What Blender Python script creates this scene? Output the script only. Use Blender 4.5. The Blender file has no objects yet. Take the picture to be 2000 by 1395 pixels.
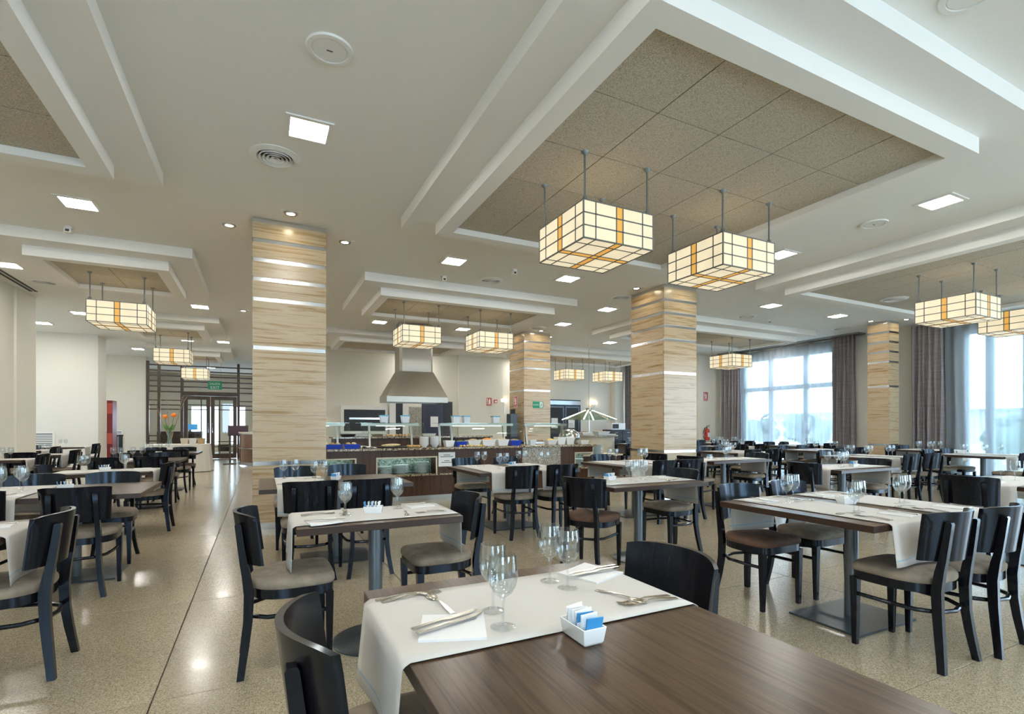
import bpy, math, random
from mathutils import Vector, Matrix
random.seed(7)
SC = bpy.context.scene
COL = SC.collection
R = math.radians
PI = math.pi

# ------------------------------------------------------------------ camera
cam = bpy.data.cameras.new('camera')
cam.sensor_width = 36.0
cam.lens = 992.0 / 2000.0 * 36.0
cam.shift_y = 134.5 / 2000.0
cam.clip_start = 0.05
cam.clip_end = 300
camo = bpy.data.objects.new('camera', cam)
COL.objects.link(camo)
camo.location = (0, 0, 1.29)
camo.rotation_euler = (R(90), 0, R(-26.264))
SC.camera = camo

# ------------------------------------------------------------------ world, exposure
w = bpy.data.worlds.new('sky')
SC.world = w
w.use_nodes = True
bg = w.node_tree.nodes['Background']
bg.inputs[0].default_value = (0.58, 0.79, 1.0, 1)
bg.inputs[1].default_value = 7.8
sl = bpy.data.lights.new('sun', 'SUN')
sl.energy = 5.0
sl.angle = R(3)
sl.color = (1.0, 0.93, 0.82)
so_ = bpy.data.objects.new('sun', sl)
COL.objects.link(so_)
so_.location = (0, 40, 40)
so_.rotation_euler = Vector((0.30, -0.40, -0.87)).to_track_quat('-Z', 'Y').to_euler()
SC.view_settings.view_transform = 'Standard'
SC.view_settings.look = 'None'
SC.view_settings.gamma = 1
SC.view_settings.use_curve_mapping = False
SC.view_settings.exposure = 0.46
LAMP = 80.0          # emission of a square recessed lamp
LANT = 0.56          # emission of lantern glass
SC.cycles.max_bounces = 9
SC.cycles.diffuse_bounces = 5
SC.cycles.glossy_bounces = 4
SC.cycles.transmission_bounces = 6
SC.cycles.transparent_max_bounces = 16
SC.cycles.caustics_reflective = False
SC.cycles.caustics_refractive = False
SC.cycles.sample_clamp_indirect = 6.0
SC.cycles.use_denoising = True

# ------------------------------------------------------------------ materials
MATS = {}


def newmat(name):
    m = bpy.data.materials.new(name)
    m.use_nodes = True
    nt = m.node_tree
    nt.nodes.clear()
    out = nt.nodes.new('ShaderNodeOutputMaterial')
    MATS[name] = m
    return m, nt, out


def node(nt, typ, **kw):
    n = nt.nodes.new(typ)
    for k, v in kw.items():
        if k in ('operation', 'blend_type', 'data_type', 'noise_dimensions', 'feature', 'wave_type', 'bands_direction'):
            setattr(n, k, v)
        else:
            n.inputs[k].default_value = v
    return n


def ramp(nt, fac, stops):
    r = nt.nodes.new('ShaderNodeValToRGB')
    e = r.color_ramp.elements
    while len(e) < len(stops):
        e.new(0.5)
    for i, (p, c) in enumerate(stops):
        e[i].position = p
        e[i].color = (*c, 1)
    nt.links.new(fac, r.inputs[0])
    return r.outputs[0]


def plain(name, col, rough=0.5, metal=0.0, emit=None, es=1.0, spec=0.5, coat=0.0, bump=0.0, bscale=60, var=0.0):
    m, nt, out = newmat(name)
    b = nt.nodes.new('ShaderNodeBsdfPrincipled')
    b.inputs['Base Color'].default_value = (*col, 1)
    b.inputs['Roughness'].default_value = rough
    b.inputs['Metallic'].default_value = metal
    b.inputs['Specular IOR Level'].default_value = spec
    b.inputs['Coat Weight'].default_value = coat
    if emit:
        b.inputs['Emission Color'].default_value = (*emit, 1)
        b.inputs['Emission Strength'].default_value = es
    if bump or var:
        tc = nt.nodes.new('ShaderNodeTexCoord')
        n = node(nt, 'ShaderNodeTexNoise', Scale=bscale, Detail=3.0)
        nt.links.new(tc.outputs['Object'], n.inputs['Vector'])
        if var:
            lo = tuple(max(0, c * (1 - var)) for c in col)
            hi = tuple(min(1, c * (1 + var)) for c in col)
            nt.links.new(ramp(nt, n.outputs[0], [(0.3, lo), (0.7, hi)]), b.inputs['Base Color'])
        if bump:
            bp = node(nt, 'ShaderNodeBump', Strength=bump, Distance=0.004)
            nt.links.new(n.outputs[0], bp.inputs['Height'])
            nt.links.new(bp.outputs[0], b.inputs['Normal'])
    nt.links.new(b.outputs[0], out.inputs[0])
    return m


def streaks(name, stops, scale, rough=0.3, detail=6, coat=0.0, bump=0.0, distort=0.6, spec=0.5, per_object=True, nr=0.6):
    """grain / veins: noise stretched along one axis, offset per object"""
    m, nt, out = newmat(name)
    b = nt.nodes.new('ShaderNodeBsdfPrincipled')
    b.inputs['Roughness'].default_value = rough
    b.inputs['Coat Weight'].default_value = coat
    b.inputs['Coat Roughness'].default_value = 0.1
    b.inputs['Specular IOR Level'].default_value = spec
    tc = nt.nodes.new('ShaderNodeTexCoord')
    mp = nt.nodes.new('ShaderNodeMapping')
    mp.inputs['Scale'].default_value = scale
    nt.links.new(tc.outputs['Object'], mp.inputs['Vector'])
    if per_object:
        oi = nt.nodes.new('ShaderNodeObjectInfo')
        mul = node(nt, 'ShaderNodeMath', operation='MULTIPLY')
        mul.inputs[1].default_value = 37.0
        nt.links.new(oi.outputs['Random'], mul.inputs[0])
        cb = nt.nodes.new('ShaderNodeCombineXYZ')
        for i in range(3):
            nt.links.new(mul.outputs[0], cb.inputs[i])
        nt.links.new(cb.outputs[0], mp.inputs['Location'])
    n = node(nt, 'ShaderNodeTexNoise', Scale=1.0, Detail=float(detail), Roughness=nr, Distortion=distort)
    nt.links.new(mp.outputs[0], n.inputs['Vector'])
    nt.links.new(ramp(nt, n.outputs[0], stops), b.inputs['Base Color'])
    if bump:
        bp = node(nt, 'ShaderNodeBump', Strength=bump, Distance=0.003)
        nt.links.new(n.outputs[0], bp.inputs['Height'])
        nt.links.new(bp.outputs[0], b.inputs['Normal'])
    nt.links.new(b.outputs[0], out.inputs[0])
    return m


def speckle(name, base, dark, light, scale, rough=0.2, coat=0.0, bump=0.0, big=0.0):
    m, nt, out = newmat(name)
    b = nt.nodes.new('ShaderNodeBsdfPrincipled')
    b.inputs['Roughness'].default_value = rough
    b.inputs['Coat Weight'].default_value = coat
    b.inputs['Coat Roughness'].default_value = 0.06
    tc = nt.nodes.new('ShaderNodeTexCoord')
    v = node(nt, 'ShaderNodeTexVoronoi', Scale=scale)
    nt.links.new(tc.outputs['Object'], v.inputs['Vector'])
    sep = nt.nodes.new('ShaderNodeSeparateColor')
    nt.links.new(v.outputs['Color'], sep.inputs[0])
    c = ramp(nt, sep.outputs[0], [(0.0, dark), (0.22, dark), (0.4, base), (0.75, base), (1.0, light)])
    if big:
        n2 = node(nt, 'ShaderNodeTexNoise', Scale=big, Detail=4.0)
        nt.links.new(tc.outputs['Object'], n2.inputs['Vector'])
        mx = nt.nodes.new('ShaderNodeMixRGB')
        mx.blend_type = 'MULTIPLY'
        mx.inputs[0].default_value = 1
        nt.links.new(c, mx.inputs[1])
        nt.links.new(ramp(nt, n2.outputs[0], [(0.3, (0.86, 0.86, 0.86)), (0.7, (1, 1, 1))]), mx.inputs[2])
        c = mx.outputs[0]
    nt.links.new(c, b.inputs['Base Color'])
    if bump:
        bp = node(nt, 'ShaderNodeBump', Strength=bump, Distance=0.003)
        nt.links.new(v.outputs['Distance'], bp.inputs['Height'])
        nt.links.new(bp.outputs[0], b.inputs['Normal'])
    nt.links.new(b.outputs[0], out.inputs[0])
    return m


def thin_glass(name, tint=(1, 1, 1), refl=0.9, base=0.04):
    m, nt, out = newmat(name)
    t = nt.nodes.new('ShaderNodeBsdfTransparent')
    t.inputs[0].default_value = (*tint, 1)
    g = nt.nodes.new('ShaderNodeBsdfGlossy')
    g.inputs['Roughness'].default_value = 0.02
    g.inputs[0].default_value = (refl, refl, refl, 1)
    lw = nt.nodes.new('ShaderNodeLayerWeight')
    lw.inputs[0].default_value = 0.28
    mr = nt.nodes.new('ShaderNodeMapRange')
    mr.inputs[3].default_value = base
    mr.inputs[4].default_value = 0.85
    nt.links.new(lw.outputs['Facing'], mr.inputs[0])
    pw = node(nt, 'ShaderNodeMath', operation='POWER')
    pw.inputs[1].default_value = 1.6
    nt.links.new(mr.outputs[0], pw.inputs[0])
    ad = node(nt, 'ShaderNodeMath', operation='MAXIMUM')
    ad.inputs[1].default_value = base
    nt.links.new(pw.outputs[0], ad.inputs[0])
    mx = nt.nodes.new('ShaderNodeMixShader')
    nt.links.new(ad.outputs[0], mx.inputs[0])
    nt.links.new(t.outputs[0], mx.inputs[1])
    nt.links.new(g.outputs[0], mx.inputs[2])
    nt.links.new(mx.outputs[0], out.inputs[0])
    return m


def cloth_sheer(name, col, transp, trans_col):
    m, nt, out = newmat(name)
    t = nt.nodes.new('ShaderNodeBsdfTransparent')
    d = nt.nodes.new('ShaderNodeBsdfDiffuse')
    d.inputs[0].default_value = (*col, 1)
    tl = nt.nodes.new('ShaderNodeBsdfTranslucent')
    tl.inputs[0].default_value = (*trans_col, 1)
    m1 = nt.nodes.new('ShaderNodeMixShader')
    m1.inputs[0].default_value = 0.5
    nt.links.new(d.outputs[0], m1.inputs[1])
    nt.links.new(tl.outputs[0], m1.inputs[2])
    m2 = nt.nodes.new('ShaderNodeMixShader')
    m2.inputs[0].default_value = 1 - transp
    nt.links.new(t.outputs[0], m2.inputs[1])
    nt.links.new(m1.outputs[0], m2.inputs[2])
    nt.links.new(m2.outputs[0], out.inputs[0])
    return m


def lantern_glass(name, col, strength):
    m, nt, out = newmat(name)
    b = nt.nodes.new('ShaderNodeBsdfPrincipled')
    b.inputs['Base Color'].default_value = (*[c * 0.35 for c in col], 1)
    b.inputs['Roughness'].default_value = 0.4
    tc = nt.nodes.new('ShaderNodeTexCoord')
    n = node(nt, 'ShaderNodeTexNoise', Scale=5.0, Detail=2.0)
    nt.links.new(tc.outputs['Object'], n.inputs['Vector'])
    mr = nt.nodes.new('ShaderNodeMapRange')
    mr.inputs[3].default_value = strength * 0.82
    mr.inputs[4].default_value = strength * 1.15
    nt.links.new(n.outputs[0], mr.inputs[0])
    b.inputs['Emission Color'].default_value = (*col, 1)
    nt.links.new(mr.outputs[0], b.inputs['Emission Strength'])
    nt.links.new(b.outputs[0], out.inputs[0])
    return m


def runner_mat():
    m, nt, out = newmat('runner_cloth')
    b = nt.nodes.new('ShaderNodeBsdfPrincipled')
    b.inputs['Roughness'].default_value = 0.85
    b.inputs['Sheen Weight'].default_value = 0.2
    tc = nt.nodes.new('ShaderNodeTexCoord')
    sp = nt.nodes.new('ShaderNodeSeparateXYZ')
    nt.links.new(tc.outputs['Object'], sp.inputs[0])
    mr = nt.nodes.new('ShaderNodeMapRange')
    mr.inputs[1].default_value = -0.30
    mr.inputs[2].default_value = -0.10
    nt.links.new(sp.outputs['Z'], mr.inputs[0])
    W = (0.53, 0.505, 0.465)
    B = (0.28, 0.42, 0.52)
    nt.links.new(ramp(nt, mr.outputs[0], [(0.0, W), (0.49, W), (0.505, B), (0.53, B), (0.545, W), (1, W)]), b.inputs['Base Color'])
    n = node(nt, 'ShaderNodeTexNoise', Scale=9.0, Detail=2.0)
    nt.links.new(tc.outputs['Object'], n.inputs['Vector'])
    bp = node(nt, 'ShaderNodeBump', Strength=0.25, Distance=0.01)
    nt.links.new(n.outputs[0], bp.inputs['Height'])
    nt.links.new(bp.outputs[0], b.inputs['Normal'])
    nt.links.new(b.outputs[0], out.inputs[0])


plain('wall', (0.72, 0.69, 0.605), 0.75, bump=0.05, bscale=30)
plain('wall_cool', (0.74, 0.72, 0.66), 0.75)
plain('ceiling', (0.82, 0.815, 0.775), 0.8)
plain('coffer', (0.83, 0.82, 0.785), 0.75)
speckle('acoustic', (0.50, 0.455, 0.37), (0.34, 0.305, 0.24), (0.64, 0.59, 0.50), 210.0, 0.95, bump=0.3)
speckle('terrazzo', (0.40, 0.34, 0.235), (0.25, 0.205, 0.13), (0.54, 0.48, 0.365), 230.0, 0.2, coat=0.05, big=0.9)
plain('joint', (0.12, 0.10, 0.08), 0.6)
streaks('travertine', [(0.30, (0.22, 0.125, 0.045)), (0.40, (0.37, 0.245, 0.115)), (0.47, (0.52, 0.40, 0.255)), (0.55, (0.50, 0.39, 0.255)), (0.61, (0.40, 0.275, 0.135)), (0.72, (0.26, 0.155, 0.06))],
        (0.75, 0.75, 17.0), 0.25, 10, bump=0.06, distort=0.5, nr=0.70)
plain('steel_strip', (0.72, 0.74, 0.76), 0.18, 1.0)
plain('steel', (0.42, 0.395, 0.345), 0.32, 1.0)
plain('steel_dark', (0.30, 0.30, 0.30), 0.35, 1.0)
plain('cutlery', (0.60, 0.58, 0.52), 0.2, 1.0)
plain('gunmetal', (0.045, 0.06, 0.07), 0.32, 0.4)
plain('pole_grey', (0.15, 0.18, 0.21), 0.32, 0.6)
plain('rod_grey', (0.22, 0.24, 0.25), 0.4, 0.5)
streaks('wenge_chair', [(0.3, (0.0045, 0.0045, 0.0065)), (0.7, (0.010, 0.009, 0.011))], (40, 40, 3), 0.2, 3, spec=0.38)
MATS['wenge_chair'].node_tree.nodes['Principled BSDF'].inputs['Specular Tint'].default_value = (0.62, 0.80, 1.0, 1)  # blue sheen of the windows put into the specular tint
streaks('wenge_top', [(0.30, (0.018, 0.010, 0.005)), (0.45, (0.05, 0.029, 0.015)), (0.60, (0.085, 0.052, 0.029)), (0.75, (0.03, 0.016, 0.009))], (70, 2.4, 30), 0.28, 5, spec=0.35, bump=0.02, distort=0.9)
plain('wenge_edge', (0.035, 0.018, 0.012), 0.35)
plain('taupe', (0.225, 0.185, 0.14), 0.9, bump=0.4, bscale=14, var=0.22)
plain('brown_velvet', (0.105, 0.055, 0.034), 0.85, bump=0.4, bscale=14, var=0.25)
runner_mat()
plain('napkin', (0.74, 0.74, 0.73), 0.85, bump=0.2, bscale=25)
plain('ceramic', (0.84, 0.85, 0.84), 0.12, coat=0.4)
plain('ceramic_blueish', (0.74, 0.82, 0.84), 0.15, coat=0.3)
plain('packet', (0.86, 0.88, 0.90), 0.6)
plain('packet_blue', (0.05, 0.30, 0.62), 0.5)
thin_glass('glass', (0.93, 0.95, 0.955), refl=1.0, base=0.07)
thin_glass('pane', (0.93, 0.97, 0.96), base=0.05)
thin_glass('pane_green', (0.80, 0.90, 0.84), base=0.06)
lantern_glass('lantern_cream', (1.0, 0.87, 0.60), LANT)
lantern_glass('lantern_amber', (1.0, 0.52, 0.10), LANT * 0.85)
plain('came', (0.17, 0.17, 0.155), 0.5, 0.3)
plain('lamp_on', (1, 1, 1), 0.5, emit=(1.0, 0.965, 0.90), es=LAMP)
plain('spot_on', (1, 1, 1), 0.5, emit=(1.0, 0.86, 0.62), es=LAMP * 1.1)
plain('sconce_on', (1, 1, 1), 0.5, emit=(1.0, 0.78, 0.5), es=9)
plain('niche_fill', (1, 1, 1), 0.5, emit=(0.75, 1.0, 0.95), es=28)  # added glow that brightens the plate niches
plain('strip_on', (1, 1, 1), 0.5, emit=(1.0, 0.9, 0.72), es=6)
plain('white_trim', (0.80, 0.80, 0.77), 0.45)
plain('grille_dark', (0.05, 0.05, 0.045), 0.7)
plain('black', (0.012, 0.012, 0.014), 0.4)
plain('dark_blue_door', (0.022, 0.03, 0.06), 0.3)
plain('alu_frame', (0.52, 0.54, 0.56), 0.45, 0.2)
streaks('drape', [(0.3, (0.20, 0.18, 0.19)), (0.7, (0.28, 0.255, 0.265))], (3, 3, 30), 0.9, 3)
cloth_sheer('sheer', (0.40, 0.42, 0.46), 0.46, (0.58, 0.63, 0.70))
streaks('buffet_wood', [(0.3, (0.035, 0.015, 0.008)), (0.55, (0.075, 0.036, 0.018)), (0.75, (0.045, 0.02, 0.011))], (26, 26, 1.2), 0.38, 5, spec=0.3)
streaks('screen_wood', [(0.3, (0.045, 0.027, 0.016)), (0.7, (0.085, 0.052, 0.032))], (12, 12, 2), 0.4, 4)
speckle('granite', (0.30, 0.235, 0.15), (0.05, 0.035, 0.022), (0.55, 0.48, 0.36), 60.0, 0.15, coat=0.3)
speckle('granite_grey', (0.36, 0.33, 0.27), (0.14, 0.12, 0.10), (0.52, 0.50, 0.44), 75.0, 0.3)
speckle('niche_back', (0.20, 0.26, 0.22), (0.07, 0.10, 0.08), (0.34, 0.40, 0.34), 40.0, 0.4)
plain('trim_cream', (0.58, 0.52, 0.39), 0.45)
plain('blue_plastic', (0.01, 0.05, 0.46), 0.3)
plain('blue_lid', (0.10, 0.36, 0.56), 0.4)
plain('tub_white', (0.68, 0.73, 0.76), 0.35)
plain('pastry', (0.55, 0.34, 0.13), 0.7, bump=0.5, bscale=60, var=0.4)
plain('bread', (0.66, 0.50, 0.27), 0.75, bump=0.5, bscale=50, var=0.3)
plain('orange', (0.85, 0.30, 0.03), 0.5, bump=0.3, bscale=120)
plain('yellow_fruit', (0.85, 0.55, 0.06), 0.45)
plain('greens', (0.12, 0.20, 0.05), 0.7, var=0.4)
plain('salad', (0.48, 0.36, 0.16), 0.7, var=0.5, bscale=45, bump=0.5)
plain('paper', (0.78, 0.79, 0.78), 0.7)
plain('ink', (0.12, 0.13, 0.15), 0.7)
plain('red', (0.50, 0.03, 0.02), 0.35)
plain('lectern_wood', (0.045, 0.012, 0.02), 0.35)
plain('burgundy', (0.22, 0.02, 0.025), 0.4)
plain('sign_red', (0.52, 0.09, 0.06), 0.5)
plain('sign_green', (0.01, 0.30, 0.16), 0.45)
plain('white', (0.85, 0.85, 0.84), 0.5)
plain('petal', (0.85, 0.22, 0.02), 0.5)
plain('stem_green', (0.10, 0.26, 0.04), 0.6)
plain('branch', (0.40, 0.30, 0.18), 0.7)
plain('wicker', (0.46, 0.33, 0.17), 0.8, bump=0.8, bscale=70, var=0.3)
plain('cloth_white', (0.68, 0.66, 0.61), 0.85)
streaks('desk_veneer', [(0.3, (0.10, 0.05, 0.032)), (0.7, (0.20, 0.11, 0.07))], (8, 8, 1), 0.22, 4, coat=0.3)
plain('screen_blue', (0.02, 0.2, 0.5), 0.3, emit=(0.05, 0.4, 0.9), es=0.5)
plain('outside_ground', (0.62, 0.62, 0.58), 0.9, var=0.15, bscale=0.6)
plain('leaf', (0.07, 0.12, 0.07), 0.8, var=0.5, bscale=3)
plain('stucco', (0.50, 0.50, 0.50), 0.9)
plain('asphalt', (0.22, 0.23, 0.24), 0.9)

# ------------------------------------------------------------------ mesh building


class MB:
    def __init__(self):
        self.v = []
        self.f = []

    def add(self, vs, fs):
        o = len(self.v)
        self.v += [tuple(p) for p in vs]
        self.f += [tuple(i + o for i in q) for q in fs]
        return self

    def box(self, x0, x1, y0, y1, z0, z1):
        return self.add([(x0, y0, z0), (x1, y0, z0), (x1, y1, z0), (x0, y1, z0), (x0, y0, z1), (x1, y0, z1), (x1, y1, z1), (x0, y1, z1)],
                        [(0, 3, 2, 1), (4, 5, 6, 7), (0, 1, 5, 4), (1, 2, 6, 5), (2, 3, 7, 6), (3, 0, 4, 7)])

    def cbox(self, cx, cy, z0, z1, sx, sy):
        return self.box(cx - sx / 2, cx + sx / 2, cy - sy / 2, cy + sy / 2, z0, z1)

    def loft(self, secs, caps=True, closed=True):
        n = len(secs[0])
        vs = [p for s in secs for p in s]
        fs = []
        for i in range(len(secs) - 1):
            for j in range(n if closed else n - 1):
                a, b = i * n + j, i * n + (j + 1) % n
                fs.append((a, b, b + n, a + n))
        if caps:
            fs.append(tuple(reversed(range(n))))
            fs.append(tuple(range((len(secs) - 1) * n, len(secs) * n)))
        return self.add(vs, fs)

    def lathe(self, prof, n=20, cx=0, cy=0, a0=0.0, a1=2 * PI):
        full = abs(a1 - a0 - 2 * PI) < 1e-6
        secs = []
        for r, z in prof:
            k = n if full else n + 1
            secs.append([(cx + max(r, 1e-4) * math.cos(a0 + (a1 - a0) * j / n), cy + max(r, 1e-4) * math.sin(a0 + (a1 - a0) * j / n), z) for j in range(k)])
        return self.loft(secs, caps=False, closed=full)

    def cyl(self, cx, cy, z0, z1, r, n=16, r1=None):
        r1 = r if r1 is None else r1
        return self.lathe([(0, z0), (r, z0), (r1, z1), (0, z1)], n, cx, cy)

    def tube(self, pts, r, n=8, rs=None):
        P = [Vector(p) for p in pts]
        secs = []
        up = Vector((0, 0, 1))
        for i, p in enumerate(P):
            d = (P[min(i + 1, len(P) - 1)] - P[max(i - 1, 0)]).normalized()
            a = d.cross(up)
            if a.length < 1e-3:
                a = d.cross(Vector((1, 0, 0)))
            a.normalize()
            b = a.cross(d).normalized()
            rr = rs[i] if rs else r
            secs.append([tuple(p + a * math.cos(2 * PI * j / n) * rr + b * math.sin(2 * PI * j / n) * rr) for j in range(n)])
        return self.loft(secs)

    def bar(self, p, q, w, h, up=(0, 0, 1)):
        p, q = Vector(p), Vector(q)
        d = (q - p).normalized()
        a = d.cross(Vector(up))
        if a.length < 1e-3:
            a = d.cross(Vector((1, 0, 0)))
        a.normalize()
        b = a.cross(d).normalized()
        c = [(-1, -1), (1, -1), (1, 1), (-1, 1)]
        return self.loft([[tuple(o + a * (w / 2) * i + b * (h / 2) * j) for i, j in c] for o in (p, q)])

    def blob(self, cx, cy, cz, rx, ry, rz, nu=10, nv=6, jit=0.0):
        prof = []
        secs = []
        for i in range(nv + 1):
            t = -PI / 2 + PI * i / nv
            s = []
            for j in range(nu):
                k = 1 + (random.uniform(-jit, jit) if jit else 0)
                a = 2 * PI * j / nu
                s.append((cx + rx * max(math.cos(t), 1e-3) * math.cos(a) * k, cy + ry * max(math.cos(t), 1e-3) * math.sin(a) * k, cz + rz * math.sin(t)))
            secs.append(s)
        return self.loft(secs)

    def sheet(self, grid, thick, axis=(0, 0, 1)):
        """grid[i][j] of points made into a thin solid, offset along axis"""
        nu, nv = len(grid), len(grid[0])
        ax = Vector(axis) * thick
        top = [Vector(p) for r in grid for p in r]
        vs = [tuple(p) for p in top] + [tuple(p - ax) for p in top]
        N = nu * nv
        fs = []
        for i in range(nu - 1):
            for j in range(nv - 1):
                a = i * nv + j
                q = (a, a + nv, a + nv + 1, a + 1)
                fs.append(q)
                fs.append(tuple(k + N for k in reversed(q)))
        edge = [i * nv for i in range(nu)]
        e2 = [i * nv + nv - 1 for i in range(nu)]
        for L, fl in ((edge, 0), (e2, 1), (list(range(nv)), 1), (list(range((nu - 1) * nv, nu * nv)), 0)):
            for k in range(len(L) - 1):
                a, b = L[k], L[k + 1]
                q = (a, b, b + N, a + N) if fl == 0 else (b, a, a + N, b + N)
                fs.append(tuple(reversed(q)))
        return self.add(vs, fs)

    def mesh(self, name, mat, smooth=True, angle=35):
        me = bpy.data.meshes.new(name)
        me.from_pydata(self.v, [], self.f)
        me.update()
        if mat:
            me.materials.append(MATS[mat])
        if smooth:
            for p in me.polygons:
                p.use_smooth = True
            me.set_sharp_from_angle(angle=R(angle))
        return me

    def build(self, name, mat, parent=None, loc=None, smooth=True, rz=0, angle=35):
        return link(name, self.mesh(name, mat, smooth, angle), parent, loc, rz)


def link(name, me, parent=None, loc=None, rz=0):
    o = bpy.data.objects.new(name, me)
    COL.objects.link(o)
    if parent:
        o.parent = parent
    if loc:
        o.location = loc
    if rz:
        o.rotation_euler = (0, 0, rz)
    return o


def bev(o, wdt=0.004, seg=2):
    m = o.modifiers.new('bevel', 'BEVEL')
    m.width = wdt
    m.segments = seg
    m.limit_method = 'ANGLE'
    return o


def tag(o, label=None, cat=None, group=None, kind=None):
    if label:
        o['label'] = label
    if cat:
        o['category'] = cat
    if group:
        o['group'] = group
    if kind:
        o['kind'] = kind
    return o


def thing(name, label, cat, loc=(0, 0, 0), rz=0, group=None):
    o = link(name, None, None, loc, rz)
    o.empty_display_size = 0.1
    return tag(o, label, cat, group)


def struct(o, label=None):
    o['kind'] = 'structure'
    if label:
        o['label'] = label
    return o


def kids(o):
    return [c for c in COL.objects if c.parent == o]


TREE = {}


def copy_tree(root, loc, rz, label=None, group=None):
    if root.name not in TREE:
        TREE[root.name] = [(c, kids(c)) for c in kids(root)]
    r = root.copy()
    COL.objects.link(r)
    r.location = loc
    r.rotation_euler = (0, 0, rz)
    if label:
        r['label'] = label
    if group:
        r['group'] = group
    for c, gs in TREE[root.name]:
        d = c.copy()
        COL.objects.link(d)
        d.parent = r
        for g in gs:
            e = g.copy()
            COL.objects.link(e)
            e.parent = d
    return r


def drop(root):
    for c in kids(root):
        for g in kids(c):
            bpy.data.objects.remove(g)
        bpy.data.objects.remove(c)
    bpy.data.objects.remove(root)


# ================================================================== SETTING
CZ, Z1, Z2, ZP = 3.87, 3.73, 3.593, 3.66
# floor: bedding plus terrazzo slabs
floor = struct(MB().box(-9.5, 16.1, -4.7, 30, -0.12, -0.012).build('floor', 'joint'))
PX, PY = 1.5, 1.5
slab = bev(MB().box(0.003, PX - 0.003, 0.002, PY - 0.002, -0.012, 0.0).build('slab', 'terrazzo', floor, (-9.46, -4.63, 0)), 0.0015, 1)
for i in range(17):
    for j in range(19):
        if (i or j) and not (i < 3 and j < 11) and not (i > 8 and j > 15):
            c = slab.copy()
            COL.objects.link(c)
            c.location = (-9.46 + i * PX, -4.63 + j * PY, 0)
struct(MB().box(-9, 4.0, 23.88, 30, -0.012, 0.0).build('floor_lobby', 'terrazzo'))
ceil = struct(MB().box(-9, 15.4, -4.2, 30, CZ, CZ + 0.15).build('ceiling', 'ceiling'))


def coffer(x0, x1, y0, y1, tiles=True):
    m = MB().box(x0, x1, y0, y1, Z1, CZ)
    a0, a1, b0, b1 = x0 + 0.335, x1 - 0.335, y0 + 0.335, y1 - 0.335
    t = 0.165
    m.box(a0, a1, b0, b0 + t, Z2, Z1).box(a0, a1, b1 - t, b1, Z2, Z1)
    m.box(a0, a0 + t, b0 + t, b1 - t, Z2, Z1).box(a1 - t, a1, b0 + t, b1 - t, Z2, Z1)
    c = m.build('coffer', 'coffer', ceil, smooth=False)
    ix0, ix1, iy0, iy1 = a0 + t, a1 - t, b0 + t, b1 - t
    nx = max(1, round((ix1 - ix0) / 0.665))
    ny = max(1, round((iy1 - iy0) / 0.67))
    sx, sy = (ix1 - ix0) / nx, (iy1 - iy0) / ny
    me = MB().box(0.005, sx - 0.005, 0.005, sy - 0.005, ZP, ZP + 0.03).mesh('acoustic_panel', 'acoustic', False)
    MB().box(ix0, ix1, iy0, iy1, ZP + 0.03, ZP + 0.045).build('panel_grid', 'grille_dark', c, smooth=False)
    for i in range(nx):
        for j in range(ny):
            link('acoustic_panel', me, c, (ix0 + i * sx, iy0 + j * sy, 0))


for (x0, x1) in ((-3.22, -0.9), (1.55, 5.78), (7.95, 13.5)):
    for (y0, y1) in ((1.77, 6.24), (8.7, 11.28), (13.95, 16.55)):
        if not (x0 > 7 and y0 > 12 and False):
            coffer(x0, x1 if y0 < 12 or x0 < 7 else 12.9, y0, y1)
coffer(-3.22, -0.9, 19.2, 21.8)

# walls
TH = 0.2


def wall(name, boxes, mat='wall'):
    m = MB()
    for b in boxes:
        m.box(*b)
    return struct(m.build(name, mat, smooth=False))


XW = 15.05
# right window wall, openings in Y: window_1 9.0-12.28, window_2 1.7-6.1, window_3 -3.2..0.6
wall('wall_right', [(XW, XW + TH, 12.28, 13.3, 0, CZ), (XW, XW + TH, 6.1, 9.0, 0, CZ), (XW, XW + TH, 0.6, 1.7, 0, CZ), (XW, XW + TH, -4.2, -3.2, 0, CZ),
                    (XW, XW + TH, 9.0, 12.28, 3.54, CZ), (XW, XW + TH, 1.7, 6.1, 3.54, CZ), (XW, XW + TH, -3.2, 0.6, 3.54, CZ)])
wall('wall_right_return', [(14.0, XW + TH, 13.3, 13.5, 0, CZ)])
wall('wall_right_far', [(14.0, 14.2, 13.5, 14.4, 0, CZ), (14.0, 14.2, 14.4, 17.0, 3.4, CZ), (14.0, 14.2, 17.0, 17.7, 0, CZ)])
wall('wall_back', [(1.2, 14.2, 17.5, 17.7, 0, CZ), (1.2, 2.38, 17.38, 17.5, 0, CZ), (6.42, 8.2, 17.38, 17.5, 0, CZ), (13.32, 14.0, 17.2, 17.5, 0, CZ)])
wall('wall_corridor', [(1.2, 1.4, 17.7, 23.1, 0, CZ)])
wall('wall_left', [(-4.3, -4.1, -4.2, 13.38, 0, CZ), (-4.1, -4.06, 12.48, 13.38, 0, CZ)])
wall('wall_left_alcove', [(-9, -4.3, 13.18, 13.38, 0, CZ), (-8.2, -4.15, 18.1, 18.92, 0, CZ),
                          (-8.4, -8.2, 13.38, 13.9, 0, CZ), (-8.4, -8.2, 17.6, 18.3, 0, CZ), (-8.4, -8.2, 13.9, 17.6, 0, 1.5), (-8.4, -8.2, 13.9, 17.6, 2.3, CZ),
                          (-8.4, -8.2, 18.7, 19.4, 0, CZ), (-8.4, -8.2, 22.4, 23.0, 0, CZ), (-8.4, -8.2, 19.4, 22.4, 0, 1.4), (-8.4, -8.2, 19.4, 22.4, 2.4, CZ)], 'wall_cool')
wall('wall_entrance', [(-8.4, -3.84, 23.0, 23.2, 0, CZ)])
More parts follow.
